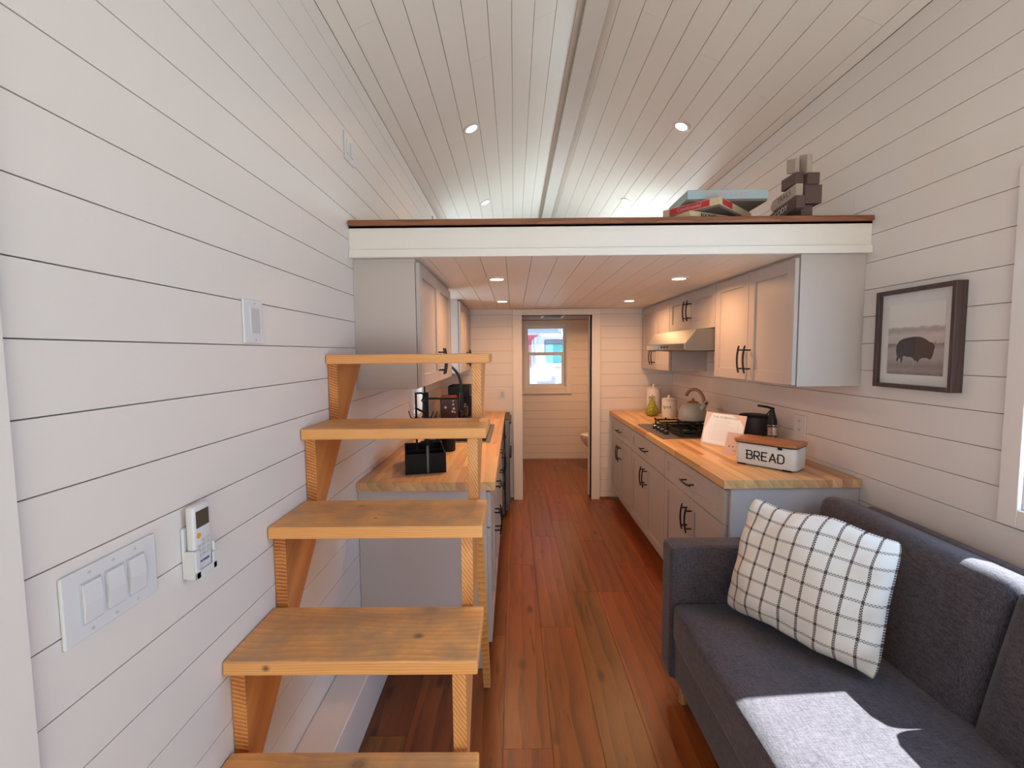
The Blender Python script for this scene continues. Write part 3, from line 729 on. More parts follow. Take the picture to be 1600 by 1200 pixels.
# ------------------------------------------------------------------ recessed lamps
def lamp(x, y, z, label, group, power, normal=(0, 0, -1)):
    t = thing('recessed_light', label, 'light', (x, y, z), 0, group)
    q = Vector(normal).to_track_quat('-Z', 'Y').to_matrix().to_4x4()
    bm = B(); lathe(bm, [(.040, -.001), (.040, -.006), (.052, -.006), (.060, -.003), (.061, -.0002), (.040, -.0002)], 28, M=q); obj('trim_ring', bm, WHITE_TRIM, t, world=False, smooth=True)
    bm = B(); lathe(bm, [(0, -.0045), (.0405, -.0045), (.0405, -.0008), (0, -.0008)], 28, M=q); obj('lens', bm, LENS, t, world=False)
    l = bpy.data.lights.new('lamp_glow', 'AREA'); l.shape = 'DISK'; l.size = .085; l.energy = power; l.color = LAMP_C; l.spread = math.radians(165)
    lo = bpy.data.objects.new('lamp_glow', l); COL.objects.link(lo); lo.parent = t
    lo.location = Vector(normal)*.012; lo.rotation_euler = Vector(normal).to_track_quat('-Z', 'Y').to_euler()
g = 'recessed lights in the kitchen ceiling'
lamp(-.097, 2.674, 1.945, 'glowing recessed kitchen ceiling light nearest the left wall cabinet', g, LAMP_K)
lamp(-.094, 3.824, 1.945, 'glowing recessed light on the left, closer to the bathroom doorway', g, LAMP_K)
lamp(.988, 2.714, 1.945, 'glowing recessed kitchen ceiling light near the large right wall cabinet', g, LAMP_K)
lamp(.986, 3.863, 1.945, 'glowing recessed light on the right, closer to the bathroom doorway', g, LAMP_K)
nl = Vector((SL, 0, -1)).normalized(); nr = Vector((-SL, 0, -1)).normalized()
lamp(.95, 5.35, 1.96, 'added unseen fill light inside the bathroom behind the doorway header', 'added bathroom fill light', 19)  # extra lamp added out of view to brighten the bathroom
g = 'recessed lights in the pitched loft ceiling'
for x, y, s, lab in ((-.275, 3.13, -1, 'larger looking recessed light on the left slope of the ceiling'), (-.275, 4.62, -1, 'small distant recessed light on the left slope just above the loft edge'),
                     (1.14, 3.13, 1, 'larger looking recessed light on the right slope of the ceiling'), (1.14, 4.62, 1, 'small distant recessed light on the right slope near the board games')):
    p = slope_pt(s, x, 0); lamp(p.x, y, p.z, lab, g, LAMP_L, nl if s < 0 else nr)

# ------------------------------------------------------------------ range hood
hd = thing('range_hood', 'slim stainless steel range hood under the short wall cabinet', 'range hood', (1.40, 3.3, 1.51))
bm = B()
prof = [(XR-.003, 1.653), (1.165, 1.653), (1.098, 1.560), (1.098, 1.520), (1.112, 1.512), (XR-.003, 1.512)]
prism(bm, [(x, z) for x, z in prof], .835, frame_M((0, 3.722, 0), (1, 0, 0), (0, 0, 1)), .003); obj('canopy', bm, STEEL, hd)
bm = B(); bx(bm, 1.094, 1.0985, 2.90, 3.71, 1.521, 1.558, .001, 1); obj('front_lip', bm, CHROME, hd)
bm = B(); bx(bm, 1.20, 1.55, 2.95, 3.66, 1.5075, 1.5115); obj('filter', bm, DKSTEEL, hd)
for y in (3.2, 3.26, 3.32):
    bm = B(); bx(bm, 1.0915, 1.094, y, y+.03, 1.533, 1.547, .0008, 1); obj('button', bm, DARKSLOT, hd)

# ------------------------------------------------------------------ gas cooktop
ck = thing('gas_cooktop', 'black and steel gas cooktop set into the right worktop', 'cooktop', (1.25, 3.32, .914))
bm = B(); bx(bm, 1.005, 1.50, 3.02, 3.625, .9142, .922, .003, 2); obj('tray', bm, STEEL, ck)
bm = B(); bx(bm, 1.125, 1.49, 3.025, 3.620, .9222, .926, .002, 1); obj('glass_panel', bm, BLACKP, ck)
for y in (3.165, 3.245, 3.325, 3.405):
    bm = B(); lathe(bm, [(0, .922), (.021, .922), (.020, .934), (.0165, .944), (0, .944)], 18, cx=1.078, cy=y); k = obj('knob', bm, BLACKM, ck, smooth=True)
    bm = B(); lathe(bm, [(0, .9442), (.012, .9442), (.011, .9465), (0, .9465)], 18, cx=1.078, cy=y); obj('knob_cap', bm, CHROME, k, smooth=True)
for x, y, r in ((1.225, 3.17, .045), (1.39, 3.17, .035), (1.225, 3.475, .035), (1.39, 3.475, .045)):
    bm = B(); lathe(bm, [(0, .926), (r, .926), (r*1.05, .934), (r*.8, .940), (r*.75, .946), (0, .948)], 20, cx=x, cy=y); k = obj('burner', bm, BLACKM, ck, smooth=True)
    bm = B(); lathe(bm, [(0, .9482), (r*.45, .9482), (r*.4, .951), (0, .952)], 16, cx=x, cy=y); obj('burner_cap', bm, CHROME, k, smooth=True)
for y0, y1 in ((3.035, 3.315), (3.33, 3.612)):
    bm = B(); z0, z1 = .952, .964; t = .005
    for x in (1.14, 1.305, 1.47): bx(bm, x-t, x+t, y0, y1, z0, z1, .002, 1)
    for y in (y0+t, y1-t, (y0+y1)/2): bx(bm, 1.14, 1.47, y-t, y+t, z0, z1, .002, 1)
    for x in (1.145, 1.465):
        for y in (y0+t, y1-t): bx(bm, x-t, x+t, y-t, y+t, .926, z0, .001, 1)
    for x in (1.14, 1.225, 1.39, 1.47):
        for y in (y0+.006, y1-.006): bx(bm, x-.006, x+.006, y-.006, y+.006, z0, .975, .003, 1)
    obj('grate', bm, BLACKM, ck)

# ------------------------------------------------------------------ kettle
kx, ky, kz = 1.385, 3.46, .9755
kt = thing('kettle', 'cream dome kettle with a curved wooden handle on the cooktop', 'kettle', (kx, ky, kz))
CREAM = paint('cream_enamel', (.50, .455, .37), .32, 0)
bm = B(); lathe(bm, [(0, 0), (.098, 0), (.106, .008), (.107, .03), (.103, .06), (.090, .095), (.068, .122), (.045, .136), (0, .137)], 36); obj('body', bm, CREAM, kt, world=False, smooth=True)
bm = B(); lathe(bm, [(0, .137), (.042, .137), (.042, .142), (.020, .150), (0, .152)], 24); lathe(bm, [(0, .152), (.008, .152), (.012, .163), (.009, .170), (0, .171)], 16); obj('lid', bm, LIDW, kt, world=False, smooth=True)
# the spout leans towards the room's near side
sd = Vector((.45, -.89, 0)).normalized()
bm = B(); tube(bm, [sd*.075+Vector((0, 0, .085)), sd*.105+Vector((0, 0, .118)), sd*.122+Vector((0, 0, .145))], [.024, .018, .015], 14); obj('spout', bm, CREAM, kt, world=False, smooth=True)
bm = B(); tube(bm, [sd*.118+Vector((0, 0, .140)), sd*.132+Vector((0, 0, .160))], [.018, .018], 14); obj('spout_cap', bm, CHROME, kt, world=False, smooth=True)
hp = []
for i in range(14):
    a = math.radians(-5 + 155*i/13)
    hp.append(sd*(.092*math.cos(a)+.012) + Vector((0, 0, .135+.105*math.sin(a))))
bm = B(); tube(bm, hp, [.010]+[.0125]*11+[.013, .012], 10); obj('handle', bm, HANDW, kt, world=False, smooth=True)
bm = B(); tube(bm, [sd*.075+Vector((0, 0, .110)), hp[0]], .007, 8); obj('handle_bracket', bm, BLACKM, kt, world=False, smooth=True)

# ------------------------------------------------------------------ pear and canisters
pe = thing('decorative_pear', 'green crackle-glazed ceramic pear beside the white canisters', 'ornament', (1.275, 4.13, .9145))
m, n, l, b = newmat('green_crackle_glaze'); tc = n.new('ShaderNodeTexCoord'); vo = n.new('ShaderNodeTexVoronoi'); vo.feature = 'DISTANCE_TO_EDGE'; vo.inputs['Scale'].default_value = 55
l.new(tc.outputs['Object'], vo.inputs['Vector']); cr = n.new('ShaderNodeValToRGB'); cr.color_ramp.elements[0].color = (.50, .48, .07, 1); cr.color_ramp.elements[1].color = (.20, .20, .02, 1); cr.color_ramp.elements[1].position = .12
l.new(vo.outputs['Distance'], cr.inputs[0]); l.new(cr.outputs[0], b.inputs['Base Color']); b.inputs['Roughness'].default_value = .25; PEARM = m
bm = B(); lathe(bm, [(0, 0), (.035, 0), (.052, .012), (.060, .035), (.058, .060), (.045, .088), (.030, .115), (.024, .140), (.020, .158), (.010, .168), (0, .170)], 28); obj('fruit', bm, PEARM, pe, world=False, smooth=True)
bm = B(); tube(bm, [(0, 0, .166), (.004, 0, .185), (.0, 0, .196)], [.004, .003, .004], 8); obj('stem', bm, LIDW, pe, world=False, smooth=True)
LEAFM = paint('glazed_leaf', (.30, .30, .20), .3, 0)
for a in (.4, 2.2, 3.7, 5.3):
    bm = B(); d = Vector((math.cos(a), math.sin(a), 0)); s = Vector((-d.y, d.x, 0)); base = Vector((0, 0, .172))
    P = [base, base+d*.022+s*.010+Vector((0, 0, .008)), base+d*.040+Vector((0, 0, -.016)), base+d*.022-s*.010+Vector((0, 0, .008))]
    t = bmesh.new(); vs = [t.verts.new(p) for p in P]; f = t.faces.new(vs); r_ = bmesh.ops.extrude_face_region(t, geom=[f]); bmesh.ops.translate(t, verts=[v for v in r_['geom'] if isinstance(v, bmesh.types.BMVert)], vec=(0, 0, .003)); bmesh.ops.recalc_face_normals(t, faces=t.faces); merge(bm, t)
    obj('leaf', bm, LEAFM, pe, world=False)
def canister(x, y, r, h, label, word=None):
    c = thing('canister', label, 'canister', (x, y, .9145), 0, 'white canisters')
    bm = B(); lathe(bm, [(0, 0), (r-.004, 0), (r, .004), (r, h-.003), (r-.002, h), (0, h)], 36); obj('body', bm, CERAM, c, world=False, smooth=True)
    bm = B(); lathe(bm, [(0, h+.0004), (r+.002, h+.0004), (r+.003, h+.010), (r*.6, h+.016), (.014, h+.017), (.010, h+.022), (.015, h+.032), (.010, h+.040), (0, h+.041)], 36); obj('lid', bm, CERAM, c, world=False, smooth=True)
    if word:
        bm = text_bm(word, .045, .0005, 1.05)
        d = Vector((-.62, -.78, 0)).normalized()
        u = Vector((-d.y, d.x, 0)); u = u if u.x > 0 else -u
        for v in bm.verts:   # wrap round the jar
            a = v.co.x/(r+.0006); w = v.co.z
            v.co = (d*math.cos(a) + u*math.sin(a))*(r+.0006+w) + Vector((0, 0, h*.62+v.co.y))
        obj('lettering', bm, BLACKP, c, world=False)
CERAM = paint('white_ceramic', (.68, .63, .59), .3, 0)
canister(1.405, 4.05, .064, .158, 'short white lidded ceramic canister with small black lettering', 'tpot')
canister(1.36, 4.36, .068, .235, 'tall white lidded ceramic canister behind the green pear')

# ------------------------------------------------------------------ bread bin
bb = thing('bread_bin', 'white metal bread bin with a wooden lid on the right worktop', 'bread bin', (1.17, 2.36, .9145), -math.radians(49.6))
BINM = paint('white_enamel_tin', (.66, .62, .575), .35, 0)
L_, D_ = .290, .155
def rrect(x0, x1, y0, y1, r, n=6):
    P = []
    for cx, cy, a0 in ((x1-r, y1-r, 0), (x0+r, y1-r, 90), (x0+r, y0+r, 180), (x1-r, y0+r, 270)):
        for i in range(n+1):
            a = math.radians(a0+90*i/n); P.append((cx+r*math.cos(a), cy+r*math.sin(a)))
    return P
bm = B(); prism(bm, rrect(0, L_, 0, D_, .028), .108, Matrix.Translation((0, 0, .006)), .001); obj('body', bm, BINM, bb, world=False, smooth=True)
bm = B(); prism(bm, rrect(-.004, L_+.004, -.006, D_+.004, .028), .005, Matrix.Translation((0, 0, .1145)), .0005); obj('seal', bm, BLACKP, bb, world=False, smooth=True)
bm = B(); prism(bm, rrect(-.007, L_+.007, -.009, D_+.007, .026), .014, Matrix.Translation((0, 0, .1198)), .002); obj('lid', bm, LIDW, bb, world=False, smooth=True)
for x in (.018, L_-.058):
    bm = B(); bx(bm, x, x+.040, .0, D_-.0, 0, .0058, .001, 1); bx(bm, x, x+.040, -.002, .004, 0, .008, .001, 1); obj('foot', bm, BLACKP, bb, world=False)
bm = B(); bx(bm, L_*.72, L_*.72+.02, -.004, .0, .103, .113, .001, 1); obj('catch', bm, BLACKP, bb, world=False)
# letters drawn as strokes, thin lines with small spurs like the stencilled print
def strokes(bm, segs, w=.0042, M=None):
    for (x0, y0), (x1, y1) in segs:
        d = Vector((x1-x0, y1-y0, 0)); L = d.length; d.normalize(); s = Vector((-d.y, d.x, 0))*w/2
        a, c = Vector((x0, y0, 0)) - d*w*.3, Vector((x1, y1, 0)) + d*w*.3
        prism(bm, [(a+s)[:2], (a-s)[:2], (c-s)[:2], (c+s)[:2]], .0006, M)
h_ = .042; w_ = .024
LET = {
 'B': [((0,0),(0,h_)),((-.004,h_),(w_*.75,h_)),((w_*.75,h_),(w_,h_*.87)),((w_,h_*.87),(w_,h_*.63)),((w_,h_*.63),(w_*.75,h_*.52)),((-.004,h_*.52),(w_*.75,h_*.52)),((w_*.75,h_*.52),(w_*1.1,h_*.38)),((w_*1.1,h_*.38),(w_*1.1,h_*.12)),((w_*1.1,h_*.12),(w_*.8,0)),((-.004,0),(w_*.8,0))],
 'R': [((0,0),(0,h_)),((0,h_),(w_*.8,h_)),((w_*.8,h_),(w_,h_*.87)),((w_,h_*.87),(w_,h_*.58)),((w_,h_*.58),(w_*.8,h_*.46)),((-.004,h_*.46),(w_*.8,h_*.46)),((w_*.45,h_*.46),(w_*1.05,0))],
 'E': [((0,0),(0,h_)),((0,h_),(w_,h_)),((-.004,h_*.5),(w_*.85,h_*.5)),((0,0),(w_,0))],
 'A': [((0,0),(w_*.6,h_)),((w_*.6,h_),(w_*1.2,0)),((w_*.05,h_*.3),(w_*1.12,h_*.3))],
 'D': [((0,0),(0,h_)),((0,h_),(w_*.75,h_)),((w_*.75,h_),(w_*1.1,h_*.8)),((w_*1.1,h_*.8),(w_*1.1,h_*.2)),((w_*1.1,h_*.2),(w_*.75,0)),((0,0),(w_*.75,0)),((-.005,h_*.5),(.0,h_*.5))]}
bm = B(); x = .064
for c in 'BREAD':
    strokes(bm, [((x+a, z0), (x+b_, z1)) for (a, z0), (b_, z1) in LET[c]], .0062, frame_M((0, -.0003, .036), (1, 0, 0), (0, 0, 1)))
    x += .036 if c != 'A' else .039
obj('lettering', bm, BLACKP, bb, world=False)

# ------------------------------------------------------------------ printed sign and card
PAPER = paint('daylit_printed_paper', (.84, .90, .96), .25, 0); PINK = paint('pale_pink_print', (.66, .52, .47), .3, 0); INK = paint('grey_ink', (.32, .36, .40), .6, 0); CARDM = paint('pink_card', (.66, .47, .41), .5, 0)  # page colour has the cool daylight it reflects painted in
def leaning(name, label, cat, BL, BR, back, h, th):
    BL, BR = Vector(BL), Vector(BR); u = (BR-BL).normalized(); bk = Vector((0, 0, 1)).cross(u); bk = -bk if bk.y < 0 and bk.x < 0 else bk
    if bk.dot(Vector((.8, .5, 0))) < 0: bk = -bk
    up = (Vector((0, 0, h)) + bk*back)
    M = frame_M(BL, u, up); t = thing(name, label, cat, tuple(BL)); t.matrix_world = M; 
    return t, (BR-BL).length, up.length
sg, w, h = leaning('information_sign', 'white printed information page in a frame leaning behind the bread bin', 'sign', (1.205, 2.885, .9150), (1.350, 2.655, .9150), .062, .200, .004)
bm = B(); bx(bm, 0, w, 0, h, -.004, -.0006, .001, 1); obj('back_board', bm, PINK, sg, world=False)
bm = B(); prism(bm, [(.012, .012), (w-.006, .006), (w-.004, h*.66), (w*.86, h*.86), (w*.66, h-.006), (w*.17, h-.006), (.008, h*.45)], .0006, Matrix.Translation((0, 0, -.0005))); obj('page', bm, PAPER, sg, world=False)
bm = text_bm('THE HOMEHOUSE', .019, .0002, 1.15, bold=.0002); bmesh.ops.translate(bm, verts=bm.verts, vec=(w*.52, h-.027, .0006)); obj('heading', bm, INK, sg, world=False)
bm = B()
for i in range(13):
    y = h-.048-i*.0105
    x0 = w*.24 + (i > 4)*.0; x1 = w*(.62 + .16*random.random())
    if i == 5: bx(bm, w*.22, w*.82, y, y+.0012, .0004, .0006)
    else: bx(bm, x0, x1, y, y+.0018, .0004, .0006)
bx(bm, w*.19, w*.19+.0012, .03, h-.035, .0004, .0006); bx(bm, w*.85, w*.85+.0012, h*.4, h-.05, .0004, .0006)
obj('printed_lines', bm, paint('pale_ink', (.58, .62, .66), .6, 0), sg, world=False)
cd, w, h = leaning('small_card', 'small pink printed card tucked behind the left end of the bread bin', 'card', (1.208, 2.568, .9150), (1.272, 2.466, .9150), .040, .125, .001)
bm = B(); bx(bm, 0, w, 0, h, -.0016, 0, .0003, 1); obj('card', bm, CARDM, cd, world=False)
bm = B()
for i, x in enumerate((.022, .045, .068, .088)): bx(bm, x, x+.009, .046, .054, .0002, .0005)
for y in (.030, .024): bx(bm, .050, .082, y, y+.002, .0002, .0005)
obj('printed_icons', bm, paint('brown_ink', (.22, .12, .10), .6, 0), cd, world=False)

# ------------------------------------------------------------------ black crock and oil bottle
cr_ = thing('black_crock', 'round matte black canister behind the leaning sign', 'canister', (1.505, 2.80, .9145))
bm = B(); lathe(bm, [(0, 0), (.078, 0), (.082, .006), (.082, .182), (0, .182)], 36); obj('body', bm, paint('charcoal_enamel', (.035, .032, .038), .5, 0), cr_, world=False, smooth=True)
bm = B(); lathe(bm, [(0, .1824), (.084, .1824), (.084, .192), (.078, .196), (0, .197)], 36); obj('lid', bm, BLACKP, cr_, world=False, smooth=True)
ob = thing('pump_dispenser', 'slim black and clear pump bottle behind the bread bin', 'bottle', (1.515, 2.62, .9145))
bm = B(); lathe(bm, [(0, 0), (.024, 0), (.026, .004), (.026, .13), (.022, .145), (0, .146)], 24); obj('bottle', bm, DKSTEEL, ob, world=False, smooth=True)
bm = B(); lathe(bm, [(0, .147), (.026, .147), (.026, .185), (.016, .225), (.009, .252), (0, .252)], 24); obj('cap', bm, BLACKM, ob, world=False, smooth=True)
bm = B(); tube(bm, [(.008, -.005, .252), (-.02, .015, .262), (-.062, .045, .268)], [.008, .007, .006], 8); obj('lever', bm, BLACKM, ob, world=False, smooth=True)
bm = B(); tube(bm, [(-.004, .002, .25), (-.026, .018, .215), (-.045, .032, .175)], [.005, .003, .002], 8); obj('trigger', bm, BLACKM, ob, world=False, smooth=True)
bm = B(); lathe(bm, [(.0262, .10), (.027, .10), (.027, .147), (.0262, .147)], 24); lathe(bm, [(.0262, .155), (.0272, .155), (.0272, .160), (.0262, .160)], 24); obj('metal_band', bm, CHROME, ob, world=False, smooth=True)

# ------------------------------------------------------------------ wall plates
def plate(name, label, cat, X, sgn, y0, y1, z0, z1):
    """on a side wall, sgn = direction into the room"""
    t = thing(name, label, cat, (X, (y0+y1)/2, (z0+z1)/2))
    bm = B(); a, b = sorted((X+sgn*.0003, X+sgn*.0065)); bx(bm, a, b, y0, y1, z0, z1, .0025, 2); obj('cover_plate', bm, PLASTIC, t)
    return t
def on(X, sgn, w0, w1, y0, y1, z0, z1, bev=0):
    bm = B(); a, b = sorted((X+sgn*w0, X+sgn*w1)); bx(bm, a, b, y0, y1, z0, z1, bev, 1); return bm
sw = plate('light_switch', 'white triple rocker light switch low on the left wall', 'light switch', XL, 1, .690, .880, 1.032, 1.153)
for i in range(3):
    y = .739 + i*.046
    f = obj('rocker_frame', on(XL, 1, .0066, .0078, y-.019, y+.019, 1.056, 1.129, .0008), PLASTIC_G, sw)
    bm = B(); prism(bm, [(.0079, 1.059), (.0098, 1.059), (.0135, 1.092), (.0098, 1.126), (.0079, 1.126)], .033, frame_M((XL, y+.0165, 0), (1, 0, 0), (0, 0, 1))); obj('rocker', bm, PLASTIC, f)
    for z in (1.043, 1.142):
        bm = B(); tube(bm, [(XL+.0062, y, z), (XL+.0072, y, z)], .003, 10); obj('screw', bm, PLASTIC_G, sw)
rp = plate('cable_plate', 'white wall plate with an open recess above the stairs', 'wall plate', XL, 1, 1.218, 1.312, 1.542, 1.664)
obj('recess', on(XL, 1, .0066, .0074, 1.250, 1.294, 1.570, 1.640), PLASTIC_G, rp)
obj('recess_rim', (lambda bm: (bx(bm, XL+.0066, XL+.0095, 1.246, 1.250, 1.566, 1.644), bx(bm, XL+.0066, XL+.0095, 1.294, 1.298, 1.566, 1.644), bx(bm, XL+.0066, XL+.0095, 1.25, 1.294, 1.64, 1.644), bx(bm, XL+.0066, XL+.0095, 1.25, 1.294, 1.566, 1.57), bm)[-1])(B()), PLASTIC, rp)
for z in (1.552, 1.654):
    bm = B(); tube(bm, [(XL+.006, 1.272, z), (XL+.0074, 1.272, z)], .003, 10); obj('screw', bm, PLASTIC_G, rp)
up = plate('dimmer_switch', 'small white double switch plate high on the left wall by the loft', 'light switch', XL, 1, 2.02, 2.135, 2.366, 2.486)
for y in (2.052, 2.10): obj('rocker', on(XL, 1, .0066, .010, y-.016, y+.016, 2.395, 2.457, .001), PLASTIC, up)
ko = plate('wall_outlet', 'white wall outlet behind the pump bottle', 'outlet', XR, -1, 2.440, 2.545, 1.030, 1.150)
for z in (1.065, 1.115):
    f = obj('socket', on(XR, -1, .0066, .0085, 2.475, 2.510, z-.015, z+.015, .001), PLASTIC, ko)
    bm = B(); 
    for y in (2.486, 2.499): bx(bm, XR-.0090, XR-.0086, y-.0015, y+.0015, z-.005, z+.006)
    obj('slot', bm, DARKSLOT, f)
bs = thing('light_switch', 'white single switch on the short wall left of the bathroom doorway', 'light switch', (-.12, YP, 1.087))
bm = B(); bx(bm, -.16, -.082, YP-.0065, YP-.0003, 1.030, 1.143, .002, 1); obj('cover_plate', bm, PLASTIC, bs)
bm = B(); bx(bm, -.138, -.104, YP-.0105, YP-.0066, 1.055, 1.118, .001, 1); obj('rocker', bm, PLASTIC_G, bs)

# ------------------------------------------------------------------ remote in its holder
rm = thing('remote_control', 'white air conditioner remote with a dark display on the left wall', 'remote control', (XL+.02, .985, 1.10))
def RB(w0, w1, y0, y1, z0, z1, bev=0, seg=2): 
    bm = B(); bx(bm, XL+w0, XL+w1, y0, y1, z0, z1, bev, seg); return bm
obj('body', RB(.0075, .0275, .960, 1.015, 1.022, 1.176, .0055, 3), PLASTIC, rm, smooth=True)
obj('display', RB(.0274, .0281, .967, 1.008, 1.125, 1.163), paint('lcd_dark', (.06, .055, .04), .2, 0), rm)
bm = B(); tube(bm, [(XL+.0274, .972, 1.108), (XL+.0290, .972, 1.108)], .0062, 16); obj('power_button', bm, paint('amber_button', (.75, .36, .04), .4, 0), rm)
for i in range(4):
    for j in range(3):
        if j == 0 and i == 0: continue
        obj('button', RB(.0274, .0284, .9665+.0145*j, .9665+.0145*j+.0105, 1.090-.0105*i, 1.0965-.0105*i, .0008, 1), PLASTIC_G, rm)
bm = text_bm('PIONEER', .0075, .0002, 1.0, bold=.0002); bmesh.ops.transform(bm, matrix=frame_M((XL+.0280, .988, 1.047), (0, 1, 0), (0, 0, 1)), verts=bm.verts); obj('lettering', bm, paint('blue_ink', (.02, .06, .35), .5, 0), rm)
rh = thing('remote_holder', 'white plastic wall cradle holding the remote', 'holder', (XL, .985, 1.06))
bm = B()
bx(bm, XL+.0003, XL+.006, .9535, 1.0215, 1.014, 1.130, .002, 1)
bx(bm, XL+.006, XL+.030, .9535, .9585, 1.014, 1.078, .002, 1); bx(bm, XL+.006, XL+.030, 1.0165, 1.0215, 1.014, 1.078, .002, 1)
bx(bm, XL+.006, XL+.030, .9585, 1.0165, 1.014, 1.019, .001, 1)
bx(bm, XL+.0285, XL+.0325, .9535, .968, 1.014, 1.078, .0015, 1); bx(bm, XL+.0285, XL+.0325, 1.009, 1.0215, 1.014, 1.055, .0015, 1)
bx(bm, XL+.0285, XL+.0325, .9535, 1.0215, 1.014, 1.030, .0015, 1)
obj('cradle', bm, PLASTIC, rh)

# ------------------------------------------------------------------ framed bison print
fp = thing('framed_print', 'dark walnut framed photograph of a bison on the right wall', 'picture', (XR, 1.774, 1.552))
y0, y1, z0, z1 = 1.600, 1.952, 1.352, 1.752; f = .017; dpt = .042
for a, b, c, d in ((y0, y0+f, z0, z1), (y1-f, y1, z0, z1), (y0+f, y1-f, z1-f, z1), (y0+f, y1-f, z0, z0+f)):
    obj('frame_side', on(XR, -1, .0005, dpt, a, b, c, d, .0012), FRAMEW, fp)
obj('mat_board', on(XR, -1, .012, .024, y0+f, y1-f, z0+f, z1-f), paint('mat_board', (.64, .61, .59), .8, 0), fp)
iy0, iy1, iz0, iz1 = y0+f+.035, y1-f-.035, z0+f+.04, z1-f-.045
m, n, l, b = newmat('prairie_photo'); tc = n.new('ShaderNodeTexCoord'); sp = n.new('ShaderNodeSeparateXYZ'); l.new(tc.outputs['Generated'], sp.inputs[0])
mp = n.new('ShaderNodeMapping'); mp.inputs['Scale'].default_value = (1, 6, 16); l.new(tc.outputs['Generated'], mp.inputs['Vector']); nz = n.new('ShaderNodeTexNoise'); nz.inputs['Scale'].default_value = 1.6; nz.inputs['Detail'].default_value = 5; l.new(mp.outputs[0], nz.inputs['Vector'])
ma = n.new('ShaderNodeMath'); ma.operation = 'MULTIPLY_ADD'; ma.inputs[1].default_value = .09; l.new(nz.outputs['Fac'], ma.inputs[0]); l.new(sp.outputs['Z'], ma.inputs[2])
cr = n.new('ShaderNodeValToRGB'); el = cr.color_ramp.elements
el[0].position = .03; el[0].color = (.13, .10, .10, 1); el[1].position = 1; el[1].color = (.68, .65, .62, 1)
for p, c in ((.10, (.30, .25, .24)), (.17, (.22, .18, .18)), (.26, (.33, .28, .27)), (.40, (.36, .31, .30)), (.475, (.17, .14, .15)), (.49, (.44, .39, .37)), (.60, (.52, .46, .43)), (.66, (.36, .30, .29)), (.70, (.38, .33, .32)), (.73, (.64, .61, .58))):
    e = el.new(p); e.color = (*c, 1)
l.new(ma.outputs[0], cr.inputs[0]); l.new(cr.outputs[0], b.inputs['Base Color']); b.inputs['Roughness'].default_value = .6
pr = obj('photograph', on(XR, -1, .0245, .0250, iy0, iy1, iz0, iz1), m, fp)
bis = [(.17,.34),(.18,.42),(.22,.475),(.30,.51),(.40,.525),(.50,.535),(.60,.53),(.68,.505),(.735,.475),(.76,.455),(.80,.45),(.83,.43),(.855,.385),(.845,.36),(.835,.30),(.81,.235),(.775,.215),(.745,.235),(.70,.24),(.64,.235),(.60,.21),(.575,.165),(.555,.20),(.52,.195),(.49,.235),(.44,.25),(.38,.25),(.33,.265),(.30,.255),(.295,.19),(.275,.16),(.255,.235),(.225,.225),(.195,.175),(.18,.20),(.195,.25),(.18,.30)]
Wd, Hd = iy1-iy0, iz1-iz0
bm = B(); prism(bm, [(x*Wd, z*Hd) for x, z in bis], .0004, frame_M((XR-.0251, iy1, iz0), (0, -1, 0), (0, 0, 1)))
obj('bison', bm, paint('bison_print', (.028, .02, .022), .6, 0, 30, .5), pr)
bm = B(); prism(bm, [(x*Wd, z*Hd) for x, z in [(.845,.43),(.872,.455),(.868,.47),(.858,.448),(.838,.445)]], .0004, frame_M((XR-.0252, iy1, iz0), (0, -1, 0), (0, 0, 1))); obj('horn', bm, paint('bison_horn', (.10, .08, .08), .6, 0), pr)
obj('glazing', on(XR, -1, .034, .0355, y0+f, y1-f, z0+f, z1-f), glass('picture_glass', (1, 1, 1), .025), fp)

# ------------------------------------------------------------------ board games on the loft
LZ = 2.1045
def game(label, corner, u, L, Dp, z, h, colbox):
    u = Vector(u).normalized(); t = thing('board_game_box', label, 'board game', (corner[0], corner[1], z), math.atan2(u.y, u.x), 'board games stacked on the loft edge')
    bm = B(); bx(bm, 0, L, 0, Dp, .010, h, .0012, 1); obj('lid', bm, colbox, t, world=False)
    bm = B(); bx(bm, .002, L-.002, .002, Dp-.002, 0, .0098, .0008, 1); obj('tray', bm, BOXUND, t, world=False)
    return t
BOXUND = paint('box_underside', (.16, .11, .09), .8, 0); BEIGE = paint('game_box_beige', (.60, .46, .28), .6, 0); BLUEB = paint('game_box_blue', (.33, .42, .44), .5, 0); REDB = paint('game_banner_red', (.50, .025, .03), .5, 0); PINKL = paint('game_letters_pink', (.55, .30, .32), .5, 0)
def lettering(t, s, size, M, mat, sp=1.0, bold=0):
    bm = text_bm(s, size, .0003, sp, bold=bold); bmesh.ops.transform(bm, matrix=M, verts=bm.verts); return obj('lettering', bm, mat, t, world=False)
g1 = game('beige bottom game box with dark block letters at the loft edge', (.795, 2.062), (.92, .39), .34, .24, LZ, .036, BEIGE)
lettering(g1, 'ROCKWELL', .020, frame_M((.12, -.0004, .022), (1, 0, 0), (0, 0, 1)), BLACKP, 1.1, .0006)
g2 = game('beige middle game box with a red script banner, turned corner-on', (.905, 2.012), (.73, .68), .367, .27, LZ+.0365, .043, BEIGE)
bm = B(); bx(bm, -.0006, -.0001, .045, .235, .012, .040); obj('banner', bm, REDB, g2, world=False)
lettering(g2, 'Continental', .021, frame_M((-.0007, .14, .026), (0, -1, 0), (0, 0, 1)), PINKL, 1.15, .0004)
bm = B(); bx(bm, .03, .135, -.0006, -.0001, .014, .040); obj('banner', bm, REDB, g2, world=False)
g3 = game('pale blue top game box with pink letters on its long side', (.790, 2.080), (1, 0, 0), .363, .25, LZ+.080, .050, BLUEB)
